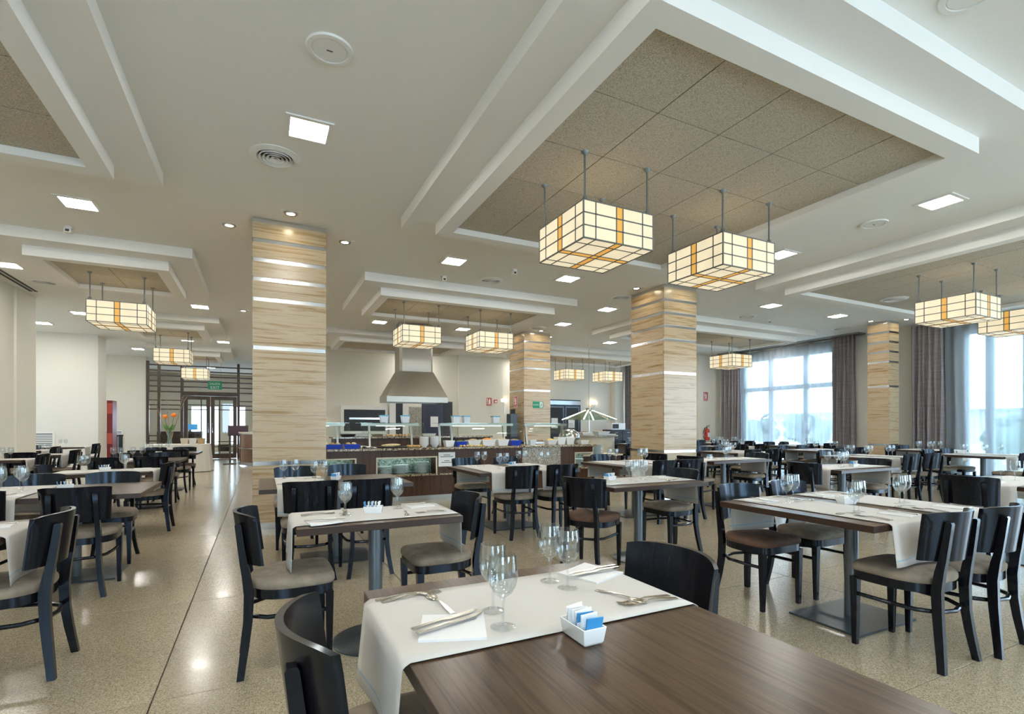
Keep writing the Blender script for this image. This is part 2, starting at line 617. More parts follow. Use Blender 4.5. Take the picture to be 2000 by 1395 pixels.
wall('wall_rear', [(-4.3, XW + TH, -4.2, -4.0, 0, 0.5), (-4.3, XW + TH, -4.2, -4.0, 3.2, CZ)] +
     [(a, b, -4.2, -4.0, 0.5, 3.2) for a, b in ((-4.3, -3.0), (-1.0, 2.2), (4.2, 7.5), (9.5, 12.0), (14.0, XW + TH))])
# lobby beyond the screen
wall('wall_lobby', [(-8.4, 1.4, 29.5, 29.7, 2.25, CZ), (-8.4, -3.1, 29.5, 29.7, 0, 2.25), (-1.95, -1.45, 29.5, 29.7, 0, 2.25), (-0.75, 1.4, 29.5, 29.7, 0, 2.25), (-3.1, -0.75, 29.5, 29.7, 0, 0.35)] +
     [(-8.6, -8.4, 23, 29.7, 0, CZ), (1.4, 1.6, 23, 29.7, 0, CZ)])

# window frames and panes


def window(name, y0, y1, mull, zt, transom, x=XW, rail=0.12):
    root = struct(link(name, None, None, (x + 0.1, 0, 0)))
    fr = MB().box(-0.04, 0.04, y0, y1, zt - 0.07, zt).box(-0.04, 0.04, y0, y1, 0, rail)
    fr.build('window_frame', 'alu_frame', root, smooth=False)
    ys = [y0] + mull + [y1]
    for k, yy in enumerate(ys):
        wd = 0.06 if k in (0, len(ys) - 1) else 0.075
        MB().box(-0.045, 0.045, yy - wd, yy + wd, rail, zt - 0.07).build('mullion', 'alu_frame', root, smooth=False)
    for a, b in zip(ys[:-1], ys[1:]):
        zs = [rail, zt - 0.07]
        if transom:
            MB().box(-0.04, 0.04, a + 0.07, b - 0.07, transom - 0.07, transom + 0.07).build('transom', 'alu_frame', root, smooth=False)
            zs = [rail, transom - 0.07, transom + 0.07, zt - 0.07]
        for z0, z1 in zip(zs[::2], zs[1::2]):
            MB().box(-0.005, 0.005, a + 0.06, b - 0.06, z0, z1).build('pane', 'pane', root, smooth=False)
    return root


w1 = window('window_1', 9.0, 12.28, [10.08, 11.28], 3.54, 2.52)
window('window_2', 1.7, 6.1, [5.65, 5.0, 3.9, 2.8], 3.54, None)
for s, yy in ((1, 11.40), (-1, 9.97)):
    pts = [(-0.04, yy, 1.62), (-0.09, yy + s * 0.10, 1.60), (-0.09, yy + s * 0.20, 1.50), (-0.09, yy + s * 0.20, 1.42), (-0.09, yy + s * 0.10, 1.22), (-0.09, yy + s * 0.02, 1.06), (-0.04, yy, 1.04)]
    MB().tube(pts, 0.03, 8).build('door_handle', 'black', w1)


# curtains
def curtain(name, label, y0, y1, x, zt, mat, folds, amp, group=None, zb=0.02, sag=0.0, taper=0.0):
    n = folds * 8
    g = []
    for i in range(n + 1):
        t = i / n
        col = []
        for k in range(9):
            s = k / 8
            z = zt + (zb - zt) * s
            a = amp * (0.55 + 0.45 * s) * (1 + 0.35 * math.sin(t * 13.7 + 1.3))
            yy = y0 + (y1 - y0) * t + taper * s * (t - 0.5) + 0.012 * math.sin(7 * s + t * 20)
            xx = x + a * math.sin(2 * PI * folds * t + 0.5 * math.sin(t * 9) + 0.25 * s)
            zz = z - (sag * math.sin(PI * ((t * 4) % 1)) * (1 - s) if sag else 0)
            col.append((xx, yy, zz))
        g.append(col)
    return tag(MB().sheet(g, 0.003, (1, 0, 0)).build(name, mat, angle=80), label, 'curtain', group)


curtain('drape', 'grey brown drape gathered at the fire extinguisher side of the garden doors', 12.2, 13.0, XW - 0.27, 3.83, 'drape', 7, 0.06)
curtain('drape', 'grey brown drape gathered between the garden doors and the pale striped column', 8.42, 9.05, XW - 0.27, 3.83, 'drape', 6, 0.06)
curtain('drape', 'long grey drape beside the wide window past the pale striped column', 6.35, 7.06, XW - 0.27, 3.8, 'drape', 6, 0.06)
curtain('sheer_curtain', 'white sheer curtain hanging across the garden doors with curved handles', 8.95, 12.35, XW - 0.09, 3.81, 'sheer', 15, 0.05, sag=0.03)
curtain('sheer_curtain', 'white sheer curtain hanging across the wide window', 1.4, 6.5, XW - 0.09, 3.78, 'sheer', 21, 0.05, sag=0.02)
curtain('drape', 'dark brown drape at the far window near the microwave', 16.6, 17.15, 13.8, 3.83, 'drape', 5, 0.05)
curtain('sheer_curtain', 'sheer curtain on the far window beyond the microwave', 14.3, 16.7, 13.93, 3.8, 'sheer', 12, 0.03)
struct(MB().box(XW - 0.36, XW - 0.02, 8.3, 13.1, 3.83, CZ).build('trim_1', 'steel_dark', smooth=False), 'dark curtain track over the garden doors')

# outside
struct(MB().box(15.3, 90, -60, 90, -0.15, -0.05).build('outside_ground', 'outside_ground', smooth=False), 'pale paved terrace ground outside the windows')
struct(MB().box(-60, -9, -60, 90, -0.15, -0.05).build('outside_ground_far', 'outside_ground', smooth=False), 'pale ground outside the left windows')
for k, (x, y, r, h) in enumerate(((27, 13.0, 1.0, 1.1), (29, 16.5, 1.2, 1.5), (30, 20, 1.6, 2.0), (31, 24, 1.5, 1.8), (27, 9.5, 1.0, 1.1), (29, 7.0, 1.2, 1.6), (32, 2.5, 1.5, 2.0), (33, 11, 1.6, 1.9), (35, 17, 1.7, 2.2))):
    t = thing('shrub', 'hazy green shrub on the terrace seen through the sheer curtains', 'shrub', (x, y, -0.05), 0, 'shrubs outside the windows')
    m = MB()
    for q in range(26):
        a, b = random.uniform(0, 6.28), random.uniform(0.15, 1)
        m.blob(math.cos(a) * r * 0.6 * random.random(), math.sin(a) * r * 0.6 * random.random(), 0.3 + h * b * 0.7, r * 0.4, r * 0.4, h * 0.2, 8, 5, 0.15)
    m.build('foliage', 'leaf', t)
    MB().cyl(0, 0, 0, 0.6, 0.06, 8).build('trunk', 'branch', t)
t = thing('pavilion', 'low pale building across the terrace outside', 'building', (52, 22, -0.05))
MB().box(-4, 4, -14, 14, 0, 2.4).build('wall', 'stucco', t, smooth=False)
MB().box(-4.4, 4.4, -14.4, 14.4, 2.4, 2.6).build('roof', 'asphalt', t, smooth=False)
for k in range(8):
    MB().box(-4.03, -3.99, -12.5 + k * 3.3, -11 + k * 3.3, 0.9, 1.9).build('window', 'pole_grey', t, smooth=False)

# ------------------------------------------------------------------ columns
BANDS = [(0.08, 0.795), (0.845, 1.42), (1.423, 1.99), (1.993, 2.237), (2.287, 2.84), (2.89, 3.09), (3.14, 3.33), (3.38, 3.57), (3.62, 3.815)]
STRIPS = [(0.795, 0.845), (2.237, 2.287), (2.84, 2.89), (3.09, 3.14), (3.33, 3.38), (3.57, 3.62)]


def column(x0, y0, sx, sy, label):
    root = tag(struct(link('column', None, None, (x0, y0, 0))), label)
    MB().box(0.03, sx - 0.03, 0.03, sy - 0.03, 0, CZ).build('core', 'grille_dark', root, smooth=False)
    mf, ms = {}, {}
    for z0, z1 in BANDS:
        mf = MB().box(0.001, sx - 0.001, 0, 0.03, z0, z1).mesh('stone_panel', 'travertine', False)
        ms = MB().box(0, 0.03, 0.031, sy - 0.031, z0, z1).mesh('stone_panel', 'travertine', False)
        link('stone_panel', mf, root)
        link('stone_panel', mf, root, (0, sy - 0.03, 0))
        link('stone_panel', ms, root)
        link('stone_panel', ms, root, (sx - 0.03, 0, 0))
    for z0, z1 in STRIPS:
        i = 0.008
        MB().box(i, sx - i, i, 0.03, z0, z1).box(i, sx - i, sy - 0.03, sy - i, z0, z1).box(i, 0.03, 0.03, sy - 0.03, z0, z1).box(sx - 0.03, sx - i, 0.03, sy - 0.03, z0, z1).build('metal_strip', 'steel_strip', root, smooth=False)
    for nm, z0, z1 in (('metal_cap', 3.815, CZ), ('metal_skirting', 0, 0.08)):
        i = 0.004
        MB().box(i, sx - i, i, sy - i, z0, z1).build(nm, 'steel_strip', root, smooth=False)
    return root


column(-0.10, 7.03, 0.86, 0.9, 'travertine column with steel strips beside the aisle to the entrance')
column(6.56, 7.05, 0.80, 0.92, 'travertine column with steel strips among the dining tables near the buffet end')
column(6.41, 12.25, 0.83, 0.9, 'travertine column with a green sign behind the buffet counter')
column(13.76, 7.05, 0.42, 0.5, 'slim travertine column with steel strips by the curtained windows')

# ------------------------------------------------------------------ ceiling fittings


def lantern(x, y, label, s=0.765):
    t = thing('lantern', label, 'lantern', (x, y, 0), 0, 'square stained glass lanterns')
    zt, zb = 3.229, 2.903
    h = s / 2
    cuts = [-h, -h + 0.125, -0.036, 0.036, h - 0.125, h]
    zs = [zb, zb + (zt - zb) / 3, zb + (zt - zb) * 2 / 3, zt]
    e = 0.003
    # glass panes, four sides and underside
    for sd in range(4):
        rm = Matrix.Rotation(sd * PI / 2, 3, 'Z')
        for i in range(5):
            mat = 'lantern_amber' if i == 2 else 'lantern_cream'
            m = MB()
            for k in range(3):
                b = MB().box(cuts[i] + e, cuts[i + 1] - e, -h, -h + 0.006, zs[k] + e, zs[k + 1] - e)
                m.add([tuple(rm @ Vector(p)) for p in b.v], b.f)
            m.build('glass_pane', mat, t, smooth=False)
    for i in range(5):
        for k in range(5):
            mat = 'lantern_amber' if (i == 2 or k == 2) else 'lantern_cream'
            MB().box(cuts[i] + e, cuts[i + 1] - e, cuts[k] + e, cuts[k + 1] - e, zb, zb + 0.006).build('glass_pane', mat, t, smooth=False)
    # lead cames
    m = MB()
    q = 0.0055
    for sd in range(4):
        rm = Matrix.Rotation(sd * PI / 2, 3, 'Z')
        b = MB()
        for c in cuts[:-1]:
            b.box(c - q, c + q, -h - 0.004, -h + 0.008, zb, zt)
        for z in zs:
            b.box(-h, h, -h - 0.004, -h + 0.008, z - q, z + q)
        m.add([tuple(rm @ Vector(p)) for p in b.v], b.f)
    for c in cuts[1:-1]:
        m.box(c - q, c + q, -h, h, zb - 0.004, zb + 0.008).box(-h, h, c - q, c + q, zb - 0.004, zb + 0.008)
    m.build('came_frame', 'came', t, smooth=False)
    for sx in (-1, 1):
        for sy in (-1, 1):
            rx, ry = sx * 0.345, sy * 0.345
            m = MB().cyl(rx, ry, zt, ZP, 0.009, 8)
            rd = m.build('rod', 'rod_grey', t)
            MB().lathe([(0, ZP), (0.034, ZP), (0.03, ZP - 0.012), (0.01, ZP - 0.03), (0, ZP - 0.03)], 12, rx, ry).build('ceiling_rose', 'rod_grey', rd)
            MB().lathe([(0, zt), (0.022, zt), (0.024, zt + 0.025), (0.016, zt + 0.045), (0, zt + 0.05)], 12, rx, ry).build('ferrule', 'rod_grey', rd)
    return t


LQ = [(2.85, 4.0, 'glowing square lantern with amber cross over the tables, farther from the window wall'),
      (4.51, 3.99, 'glowing square lantern with amber cross over the tables, hung before the travertine column'),
      (9.65, 4.0, 'glowing square lantern hung under the grey acoustic panels before the wide window'),
      (11.68, 4.0, 'glowing square lantern overlapping the sheer curtain of the wide window'),
      (2.79, 9.96, 'glowing square lantern just above the steel hood over the buffet'),
      (4.37, 9.96, 'glowing square lantern over the buffet beside the column with the green sign'),
      (11.68, 9.96, 'glowing square lantern above the red sign near the garden doors'),
      (-2.02, 10.22, 'glowing square lantern over the tables along the left wall'),
      (-2.02, 15.6, 'smaller looking square lantern in front of the wooden lattice screen'),
      (-2.02, 20.5, 'farthest square lantern by the entrance doors and green exit sign'),
      (9.65, 15.05, 'far square lantern half hidden by the column with the green sign'),
      (11.3, 15.05, 'far square lantern above the glass parasol hood')]
for x, y, lb in LQ:
    lantern(x, y, lb)

# square recessed lamps
MSQ_F = MB().box(-0.19, 0.19, -0.19, -0.15, -0.012, 0).box(-0.19, 0.19, 0.15, 0.19, -0.012, 0).box(-0.19, -0.15, -0.15, 0.15, -0.012, 0).box(0.15, 0.19, -0.15, 0.15, -0.012, 0).mesh('frame', 'white_trim', False)
MSQ_D = MB().box(-0.15, 0.15, -0.15, 0.15, -0.006, -0.001).mesh('diffuser', 'lamp_on', False)
SQ = [(0.37, 4.75), (7.01, 3.06), (2.7, 7.53), (4.81, 7.54), (7.01, 5.06), (6.86, 9.14), (9.8, 7.31), (12.11, 7.3), (6.85, 10.96), (2.63, 12.76), (4.82, 12.72), (-3.7, 14.77),
      (-4.91, 16.6), (-1.19, 12.83), (-3.65, 10.86), (9.66, 12.74), (-1.05, 17.92), (-3.7, 20.78), (12.0, 12.7), (0.35, 10.0), (0.35, 13.2), (0.35, 1.6), (0.35, -1.2), (4.0, 0.2), (7.0, 0.4), (10.5, 0.2), (13.9, 4.0),
      (-3.65, 4.0), (-3.65, 7.6), (4.0, -2.4), (-2.2, -1.5), (10.5, -2.4), (14.2, 10.8), (7.0, 14.2), (4.8, 17.0), (9.0, 17.0), (-2.0, 18.0), (-1.9, 7.5), (-6.5, 15.6), (-6.5, 21), (-2, 26), (-5, 26)]
for k, (x, y) in enumerate(SQ):
    if x < -4.05:
        wz = 'in the alcove ceiling'
    elif y > 22:
        wz = 'in the lobby ceiling'
    elif x < 0:
        wz = 'over the left row of tables'
    elif x < 1:
        wz = 'over the aisle by the round speaker'
    elif x < 6 and y > 12:
        wz = 'behind the steel hood'
    elif x < 6 and y > 7:
        wz = 'before the buffet coffer'
    elif x < 8:
        wz = 'in line with the tall column'
    else:
        wz = 'toward the curtained windows'
    t = thing('downlight', 'square lit recessed lamp ' + wz, 'ceiling light', (x, y, CZ), 0, 'square lamps ' + wz)
    link('frame', MSQ_F, t)
    link('diffuser', MSQ_D, t)
MSP_F = MB().lathe([(0.045, -0.004), (0.05, -0.012), (0.075, -0.012), (0.08, 0)], 16).mesh('frame', 'steel', True)
MSP_P = MB().box(-0.12, -0.08, -0.1, 0.1, -0.008, 0).box(0.08, 0.12, -0.1, 0.1, -0.008, 0).mesh('plate', 'white_trim', False)
MSP_D = MB().cyl(0, 0, -0.006, -0.002, 0.045, 16).mesh('bulb', 'spot_on', True)
for x, y in ((-0.37, 7.46), (0.32, 6.72), (1.05, 7.43), (6.3, 7.5), (6.96, 6.75), (-0.36, 12.86), (7.5, 12.7), (6.15, 12.7), (6.8, 12.0), (13.45, 7.3), (14.0, 6.8)):
    t = thing('spot_light', 'small halogen ceiling spot shining down a travertine column', 'ceiling light', (x, y, CZ), 0, 'halogen spots around the columns')
    link('frame', MSP_F, t)
    link('plate', MSP_P, t)
    link('bulb', MSP_D, t)
# round air diffusers
for x, y, z, wz in ((0.12, 5.37, CZ, 'beside a square lamp over the aisle'), (3.65, 8.25, CZ, 'before the buffet coffer'), (6.48, 8.18, CZ, 'beside the tall column'), (10.6, 5.35, ZP, 'set in the acoustic panels by the windows'),
                    (6.53, 11.7, CZ, 'before the column with the green sign'), (10.24, 8.28, CZ, 'next to the dome camera'), (-3.5, 11.9, CZ, 'near the air slot by the left wall'), (13.75, 8.2, CZ, 'near the garden door curtains')):
    t = thing('air_vent', 'round ringed ceiling air diffuser ' + wz, 'air vent', (x, y, z), 0, 'round ceiling air diffusers')
    MB().cyl(0, 0, -0.003, 0, 0.17, 24).build('throat', 'grille_dark', t)
    MB().lathe([(0.15, -0.004), (0.165, -0.02), (0.225, -0.006), (0.225, 0), (0.15, 0)], 32).build('rim', 'white_trim', t)
    for r in (0.02, 0.055, 0.09, 0.125):
        MB().lathe([(r, -0.006), (r + 0.022, -0.03), (r + 0.026, -0.03), (r + 0.012, -0.004)], 28).build('ring', 'white_trim', t)
for x, y, lb in ((0.42, 3.67, 'round white ceiling speaker over the aisle'), (3.79, 1.5, 'round white ceiling speaker beyond the large coffer'), (7.01, 3.77, 'round white ceiling speaker between two square lamps')):
    t = thing('ceiling_speaker', lb, 'speaker', (x, y, CZ))
    MB().lathe([(0, -0.012), (0.11, -0.012), (0.118, -0.006), (0.12, -0.016), (0.15, -0.014), (0.155, 0)], 32).build('cover', 'white_trim', t)
    MB().box(-0.02, 0.02, -0.003, 0.003, -0.0155, -0.0115).build('slot', 'grille_dark', t)
for x, y, lb in ((-2.24, 8.44, 'small white motion sensor on the ceiling over the left tables'), (2.82, 8.38, 'small white motion sensor on the ceiling before the buffet'), (11.06, 8.33, 'small white dome camera on the ceiling toward the windows'), (3.74, 7.51, 'flat emergency light on the ceiling before the buffet')):
    t = thing('ceiling_sensor', lb, 'sensor', (x, y, CZ))
    MB().cyl(0, 0, -0.03, 0, 0.05, 16).build('base', 'white_trim', t)
    MB().box(-0.035, 0.035, -0.05, 0.03, -0.085, -0.03).build('housing', 'white_trim', t)
    MB().box(-0.02, 0.02, -0.054, -0.05, -0.075, -0.045).build('lens', 'grille_dark', t)
t = thing('slot_vent', 'long dark linear air slot in the ceiling along the left wall', 'air vent', (-3.92, 10.6, CZ))
for k in range(2):
    MB().box(-0.06 + k * 0.08, -0.01 + k * 0.08, -2.2, 2.2, -0.006, 0).build('slot', 'grille_dark', t, smooth=False)

# ================================================================== FURNITURE


def outline(n=36, sc=1.0):
    pts = []
    for i in range(n):
        a = 2 * PI * i / n
        c, s = math.cos(a), math.sin(a)
        if s >= 0:      # front: squarish
            e = 0.32
            x = 0.222 * math.copysign(abs(c) ** e, c)
            y = 0.215 * abs(s) ** e
        else:           # rear: rounder
            e = 0.72
            x = 0.222 * math.copysign(abs(c) ** e, c) * (1 - 0.08 * abs(s))
            y = -0.205 * abs(s) ** e
        pts.append((x * sc, y * sc))
    return pts


def make_chair(cush='taupe'):
    t = thing('dining_chair', 'x', 'chair')
    secs = [[(x, y, z) for x, y in outline(36, s)] for z, s in ((0.442, 0.985), (0.452, 1.01), (0.472, 1.005), (0.487, 0.95), (0.494, 0.82), (0.497, 0.5))]
    MB().loft(secs).build('seat_cushion', cush, t, angle=60)
    o1, o2 = outline(36, 0.975), outline(36, 0.93)
    MB().loft([[(x, y, z) for x, y in o1] for z in (0.392, 0.443)]).build('seat_frame', 'wenge_chair', t)
    for s in (-1, 1):
        secs = []
        for z, k in ((0, 0.013), (0.2, 0.017), (0.40, 0.021)):
            cx, cy = s * 0.192, 0.180
            secs.append([(cx - k, cy - k, z), (cx + k, cy - k, z), (cx + k, cy + k, z), (cx - k, cy + k, z)])
        MB().loft(secs).build('leg', 'wenge_chair', t)
        secs = []
        for z, y, k in ((0, -0.246, 0.017), (0.07, -0.237, 0.018), (0.16, -0.225, 0.02), (0.28, -0.212, 0.022), (0.42, -0.207, 0.024), (0.52, -0.220, 0.021), (0.58, -0.232, 0.018), (0.68, -0.246, 0.016), (0.778, -0.258, 0.015), (0.786, -0.258, 0.01)):
            cx = s * (0.145 + 0.038 * max(0, 1 - z / 0.3) ** 1.5 - 0.01 * max(0, z - 0.45) / 0.33)
            secs.append([(cx - 0.016, y - k, z), (cx + 0.016, y - k, z), (cx + 0.016, y + k, z), (cx - 0.016, y + k, z)])
        MB().loft(secs).build('leg', 'wenge_chair', t, angle=50)
    g = []
    for i in range(15):
        u = -1 + 2 * i / 14
        colp = []
        for k in range(6):
            v = k / 5
            z = 0.572 + 0.265 * v
            hw = 0.205 + 0.014 * v
            y = -0.243 - 0.034 * v + 0.098 * u * u + 0.008
            if k == 5:
                z -= 0.012 * abs(u) ** 6
            colp.append((u * hw, y, z))
        g.append(colp)
    MB().sheet(g, 0.019, (0, 1, 0)).build('backrest', 'wenge_chair', t, angle=50)
    pts = [(-0.19, 0.175, 0.30), (-0.188, 0.02, 0.298), (-0.172, -0.12, 0.296), (-0.11, -0.20, 0.295), (0, -0.225, 0.295)]
    pts = pts + [(-x, y, z) for x, y, z in reversed(pts[:-1])]
    MB().tube(pts, 0.012, 8).build('stretcher', 'wenge_chair', t)
    return t


CH = make_chair()
CHB = make_chair('brown_velvet')
NCH = 0


def chair(x, y, face, label, group=None, brown=False):
    """face: heading in degrees, 0 = sitter looks +Y, 90 = looks -X, -90 = looks +X"""
    return copy_tree(CHB if brown else CH, (x, y, 0), R(face), label, group)


def make_glass(parts=True, h=0.19):
    k = h / 0.19
    t = thing('wine_glass', 'x', 'glass')
    bowl = [(0.004, 0.078), (0.012, 0.083), (0.026, 0.094), (0.0365, 0.113), (0.0405, 0.135), (0.0395, 0.162), (0.0355, 0.195), (0.0340, 0.195), (0.038, 0.162), (0.039, 0.135), (0.035, 0.114), (0.024, 0.097), (0.0, 0.089)]
    MB().lathe([(r * k, z * k) for r, z in bowl], 16).build('bowl', 'glass', t, angle=40)
    MB().lathe([(0.006 * k, 0.006 * k), (0.004 * k, 0.03 * k), (0.004 * k, 0.065 * k), (0.008 * k, 0.082 * k)], 10).build('stem', 'glass', t)
    MB().lathe([(0, 0), (0.034 * k, 0), (0.034 * k, 0.002), (0.012 * k, 0.005), (0.006 * k, 0.008), (0, 0.008)], 20).build('foot', 'glass', t)
    return t


GL = make_glass()


def glass(x, y, label, group, z=0.7545):
    return copy_tree(GL, (x, y, z), 0, label, group)


MK = MB().loft([[(-0.0065, 0, 0), (0.0065, 0, 0), (0.0065, 0, 0.004), (-0.0065, 0, 0.004)], [(-0.005, 0.09, 0), (0.005, 0.09, 0), (0.005, 0.09, 0.005), (-0.005, 0.09, 0.005)], [(-0.009, 0.11, 0), (0.008, 0.11, 0), (0.008, 0.11, 0.002), (-0.009, 0.11, 0.002)], [(-0.009, 0.18, 0), (0.009, 0.18, 0), (0.009, 0.18, 0.002), (-0.009, 0.18, 0.002)], [(-0.009, 0.215, 0), (-0.003, 0.215, 0), (-0.003, 0.215, 0.002), (-0.009, 0.215, 0.002)]]).mesh('knife', 'cutlery')


def utensil(kind):
    m = MB()
    secs = []
    for y, wd, z in ((0, 0.008, 0.0005), (0.03, 0.007, 0.003), (0.09, 0.003, 0.008), (0.125, 0.0035, 0.006)):
        secs.append([(-wd, y, z), (wd, y, z), (wd, y, z + 0.0025), (-wd, y, z + 0.0025)])
    m.loft(secs)
    if kind == 'spoon':
        m.blob(0, 0.155, 0.005, 0.017, 0.03, 0.0045, 14, 8)
    else:
        secs = []
        for y, wd, z in ((0.124, 0.004, 0.006), (0.135, 0.011, 0.003), (0.15, 0.0125, 0.002)):
            secs.append([(-wd, y, z), (wd, y, z), (wd, y, z + 0.002), (-wd, y, z + 0.002)])
        m.loft(secs)
        for k in range(4):
            x = -0.0105 + k * 0.007
            m.loft([[(x - 0.002, y, z), (x + 0.002, y, z), (x + 0.002, y, z + 0.0018), (x - 0.002, y, z + 0.0018)] for y, z in ((0.15, 0.002), (0.175, 0.0015), (0.192, 0.004))])
    return m.mesh(kind, 'cutlery')


MF, MS = utensil('fork'), utensil('spoon')


def lay(kind, x, y, deg, label, group, z=0.7545):
    me = {'knife': MK, 'fork': MF, 'spoon': MS}[kind]
    return tag(link(kind, me, None, (x, y, z), R(deg)), label, kind, group)


def make_napkin_mesh():
    m = MB()
    g = []
    for i in range(7):
        r = []
        for j in range(7):
            u, v = i / 6, j / 6
            r.append((-0.085 + 0.17 * u, -0.085 + 0.17 * v, 0.006 + 0.003 * math.sin(u * 5 + v * 3) * (u * v)))
        g.append(r)
    m.sheet(g, 0.006, (0, 0, 1))
    return m.mesh('napkin', 'napkin')


MN = make_napkin_mesh()


def napkin(x, y, deg, label, group):
    return tag(link('napkin', MN, None, (x, y, 0.7552), R(deg)), label, 'napkin', group)


def make_caddy(packets=True):
    t = thing('sugar_caddy', 'x', 'sugar holder')
    m = MB()
    prof = []
    for z, sx, sy in ((0, 0.045, 0.024), (0.006, 0.05, 0.029), (0.045, 0.056, 0.034)):
        prof.append([(-sx, -sy, z), (sx, -sy, z), (sx, sy, z), (-sx, sy, z)])
    prof2 = [[(x * 0.93, y * 0.9, z) for x, y, z in s] for s in (((-0.056, -0.034, 0.045), (0.056, -0.034, 0.045), (0.056, 0.034, 0.045), (-0.056, 0.034, 0.045)), ((-0.05, -0.03, 0.008), (0.05, -0.03, 0.008), (0.05, 0.03, 0.008), (-0.05, 0.03, 0.008)))]
    bev(m.loft(prof + prof2).build('holder', 'ceramic', t), 0.003, 2)
    for k in range(7):
        x = -0.042 + k * 0.014
        ln = 0.012 * ((k * 7) % 3 - 1)
        MB().loft([[(x - 0.003, -0.022, 0.012), (x + 0.003, -0.022, 0.012), (x + 0.003, 0.022, 0.012), (x - 0.003, 0.022, 0.012)],
                   [(x + ln - 0.002, -0.024, 0.07 + 0.004 * (k % 3)), (x + ln + 0.002, -0.024, 0.07 + 0.004 * (k % 3)), (x + ln + 0.002, 0.024, 0.072), (x + ln - 0.002, 0.024, 0.072)]]).build('sugar_packet', 'packet_blue' if k in (0, 3) else 'packet', t, smooth=False)
    return t


CAD = make_caddy()


def caddy(x, y, deg, label):
    return copy_tree(CAD, (x, y, 0.7505), R(deg), label)


def runner(x0, x1, y0, y1, along, label, group=None, d0=0.235, d1=0.235, seed=0):
    """cloth strip over a table top; along = 'X' or 'Y' = running direction; table edges at the ends given"""
    a0, a1 = (x0, x1) if along == 'X' else (y0, y1)
    b0, b1 = (y0, y1) if along == 'X' else (x0, x1)
    rnd = random.Random(seed)
    ph = rnd.uniform(0, 6)
    path = []
    L = a1 - a0
    mid = (a0 + a1) / 2
    h = L / 2
    e = 0.012
    for k in range(7):
        s = k / 6
        path.append((-h - e - 0.004, -d0 * (1 - s) - 0.008, d0 * (1 - s)))
    path += [(-h - e + 0.003, -0.002, 0), (-h + 0.002, 0.0035, 0)]
    for k in range(1, 6):
        path.append((-h + L * k / 6, 0.0035, 0))
    path += [(h - 0.002, 0.0035, 0), (h + e - 0.003, -0.002, 0)]
    for k in range(7):
        s = k / 6
        path.append((h + e + 0.004, -d1 * s - 0.008, d1 * s))
    g = []
    nb = 10
    for (a, z, dr) in path:
        row = []
        for j in range(nb + 1):
            u = j / nb
            b = (b0 - b1) / 2 + (b1 - b0) * u
            wv = 0.0
            if dr > 0:
                wv = (0.5 + 0.5 * math.sin(u * 7 + ph)) * 0.10 * dr * (1 if a > 0 else -1)
                b *= 1 - 0.04 * dr
            aa = a + wv
            zz = z + (0.05 * dr * u if dr > 0 else 0)
            row.append((aa, b, zz) if along == 'X' else (-b, aa, zz))
        g.append(row)
    m = MB()
    vs = [p for r in g for p in r]
    nv = nb + 1
    fs = [(i * nv + j, i * nv + j + 1, (i + 1) * nv + j + 1, (i + 1) * nv + j) for i in range(len(g) - 1) for j in range(nb)]
    m.add(vs, fs)
    o = m.build('table_runner', 'runner_cloth', None, ((x0 + x1) / 2, (y0 + y1) / 2, 0.75), angle=70)
    so = o.modifiers.new('thickness', 'SOLIDIFY')
    so.thickness = 0.0015
    return tag(o, label, 'table runner', group)


def table(x0, x1, y0, y1, label, base='plate', group=None, by=None, bx=None, br=0.25, pd=0.46):
    cx, cy = (x0 + x1) / 2, (y0 + y1) / 2
    t = thing('dining_table', label, 'table', (cx, cy, 0), 0, group)
    sx, sy = (x1 - x0) / 2, (y1 - y0) / 2
    tp = MB().box(-sx, sx, -sy, sy, 0.748, 0.75).build('tabletop', 'wenge_top', t, smooth=False)
    bev(MB().box(-sx, sx, -sy, sy, 0.712, 0.748).build('edge_band', 'wenge_edge', tp, smooth=False), 0.002, 1)
    ox = (bx - cx) if bx is not None else 0
    oy = (by - cy) if by is not None else 0
    MB().cyl(ox, oy, 0.012, 0.70, 0.041, 20).build('pole', 'pole_grey', t)
    MB().cbox(ox, oy, 0.70, 0.712, 0.34, 0.34).build('mounting_plate', 'gunmetal', t, smooth=False)
    if base == 'disc':
        MB().lathe([(0, 0), (br, 0), (br, 0.006), (br - 0.01, 0.012), (0.05, 0.022), (0, 0.024)], 36, ox, oy).build('base', 'gunmetal', t)
    else:
        bev(MB().cbox(ox, oy, 0, 0.014, 0.64, pd).build('base', 'gunmetal', t, smooth=False), 0.003, 1)
    return t


def setting_pair(x, y, ref, grp, dx, dy):
    """two stemmed glasses side by side"""
    glass(x - dx / 2, y - dy / 2, f'stemmed wine glass on {ref}', grp)
    glass(x + dx / 2, y + dy / 2, f'stemmed wine glass on {ref}', grp)


def place(x, y, face, ref, grp, full=True):
    """cutlery and napkin of one setting; (x,y) centre near the table edge, sitter looks along face"""
    a = R(face)
    fx, fy = -math.sin(a), math.cos(a)     # looking direction
    rx, ry = math.cos(a), math.sin(a)      # sitter's right
    napkin(x + rx * 0.13 + fx * 0.12, y + ry * 0.13 + fy * 0.12, face + 8, f'folded white napkin on {ref}', grp + ', napkins')
    k = lay('knife', x + rx * 0.12 + fx * 0.02, y + ry * 0.12 + fy * 0.02, face - 6, f'table knife on the napkin on {ref}', grp + ', knives', 0.767)
    if full:
        lay('fork', x - rx * 0.13 + fx * 0.02, y - ry * 0.13 + fy * 0.02, face + 3, f'steel fork on {ref}', grp + ', forks')
        lay('fork', x - rx * 0.165 + fx * 0.02, y - ry * 0.165 + fy * 0.02, face - 2, f'steel fork on {ref}', grp + ', forks')
        lay('spoon', x - rx * 0.04 + fx * 0.25, y - ry * 0.04 + fy * 0.25, face + 80, f'steel dessert spoon on {ref}', grp + ', spoons')


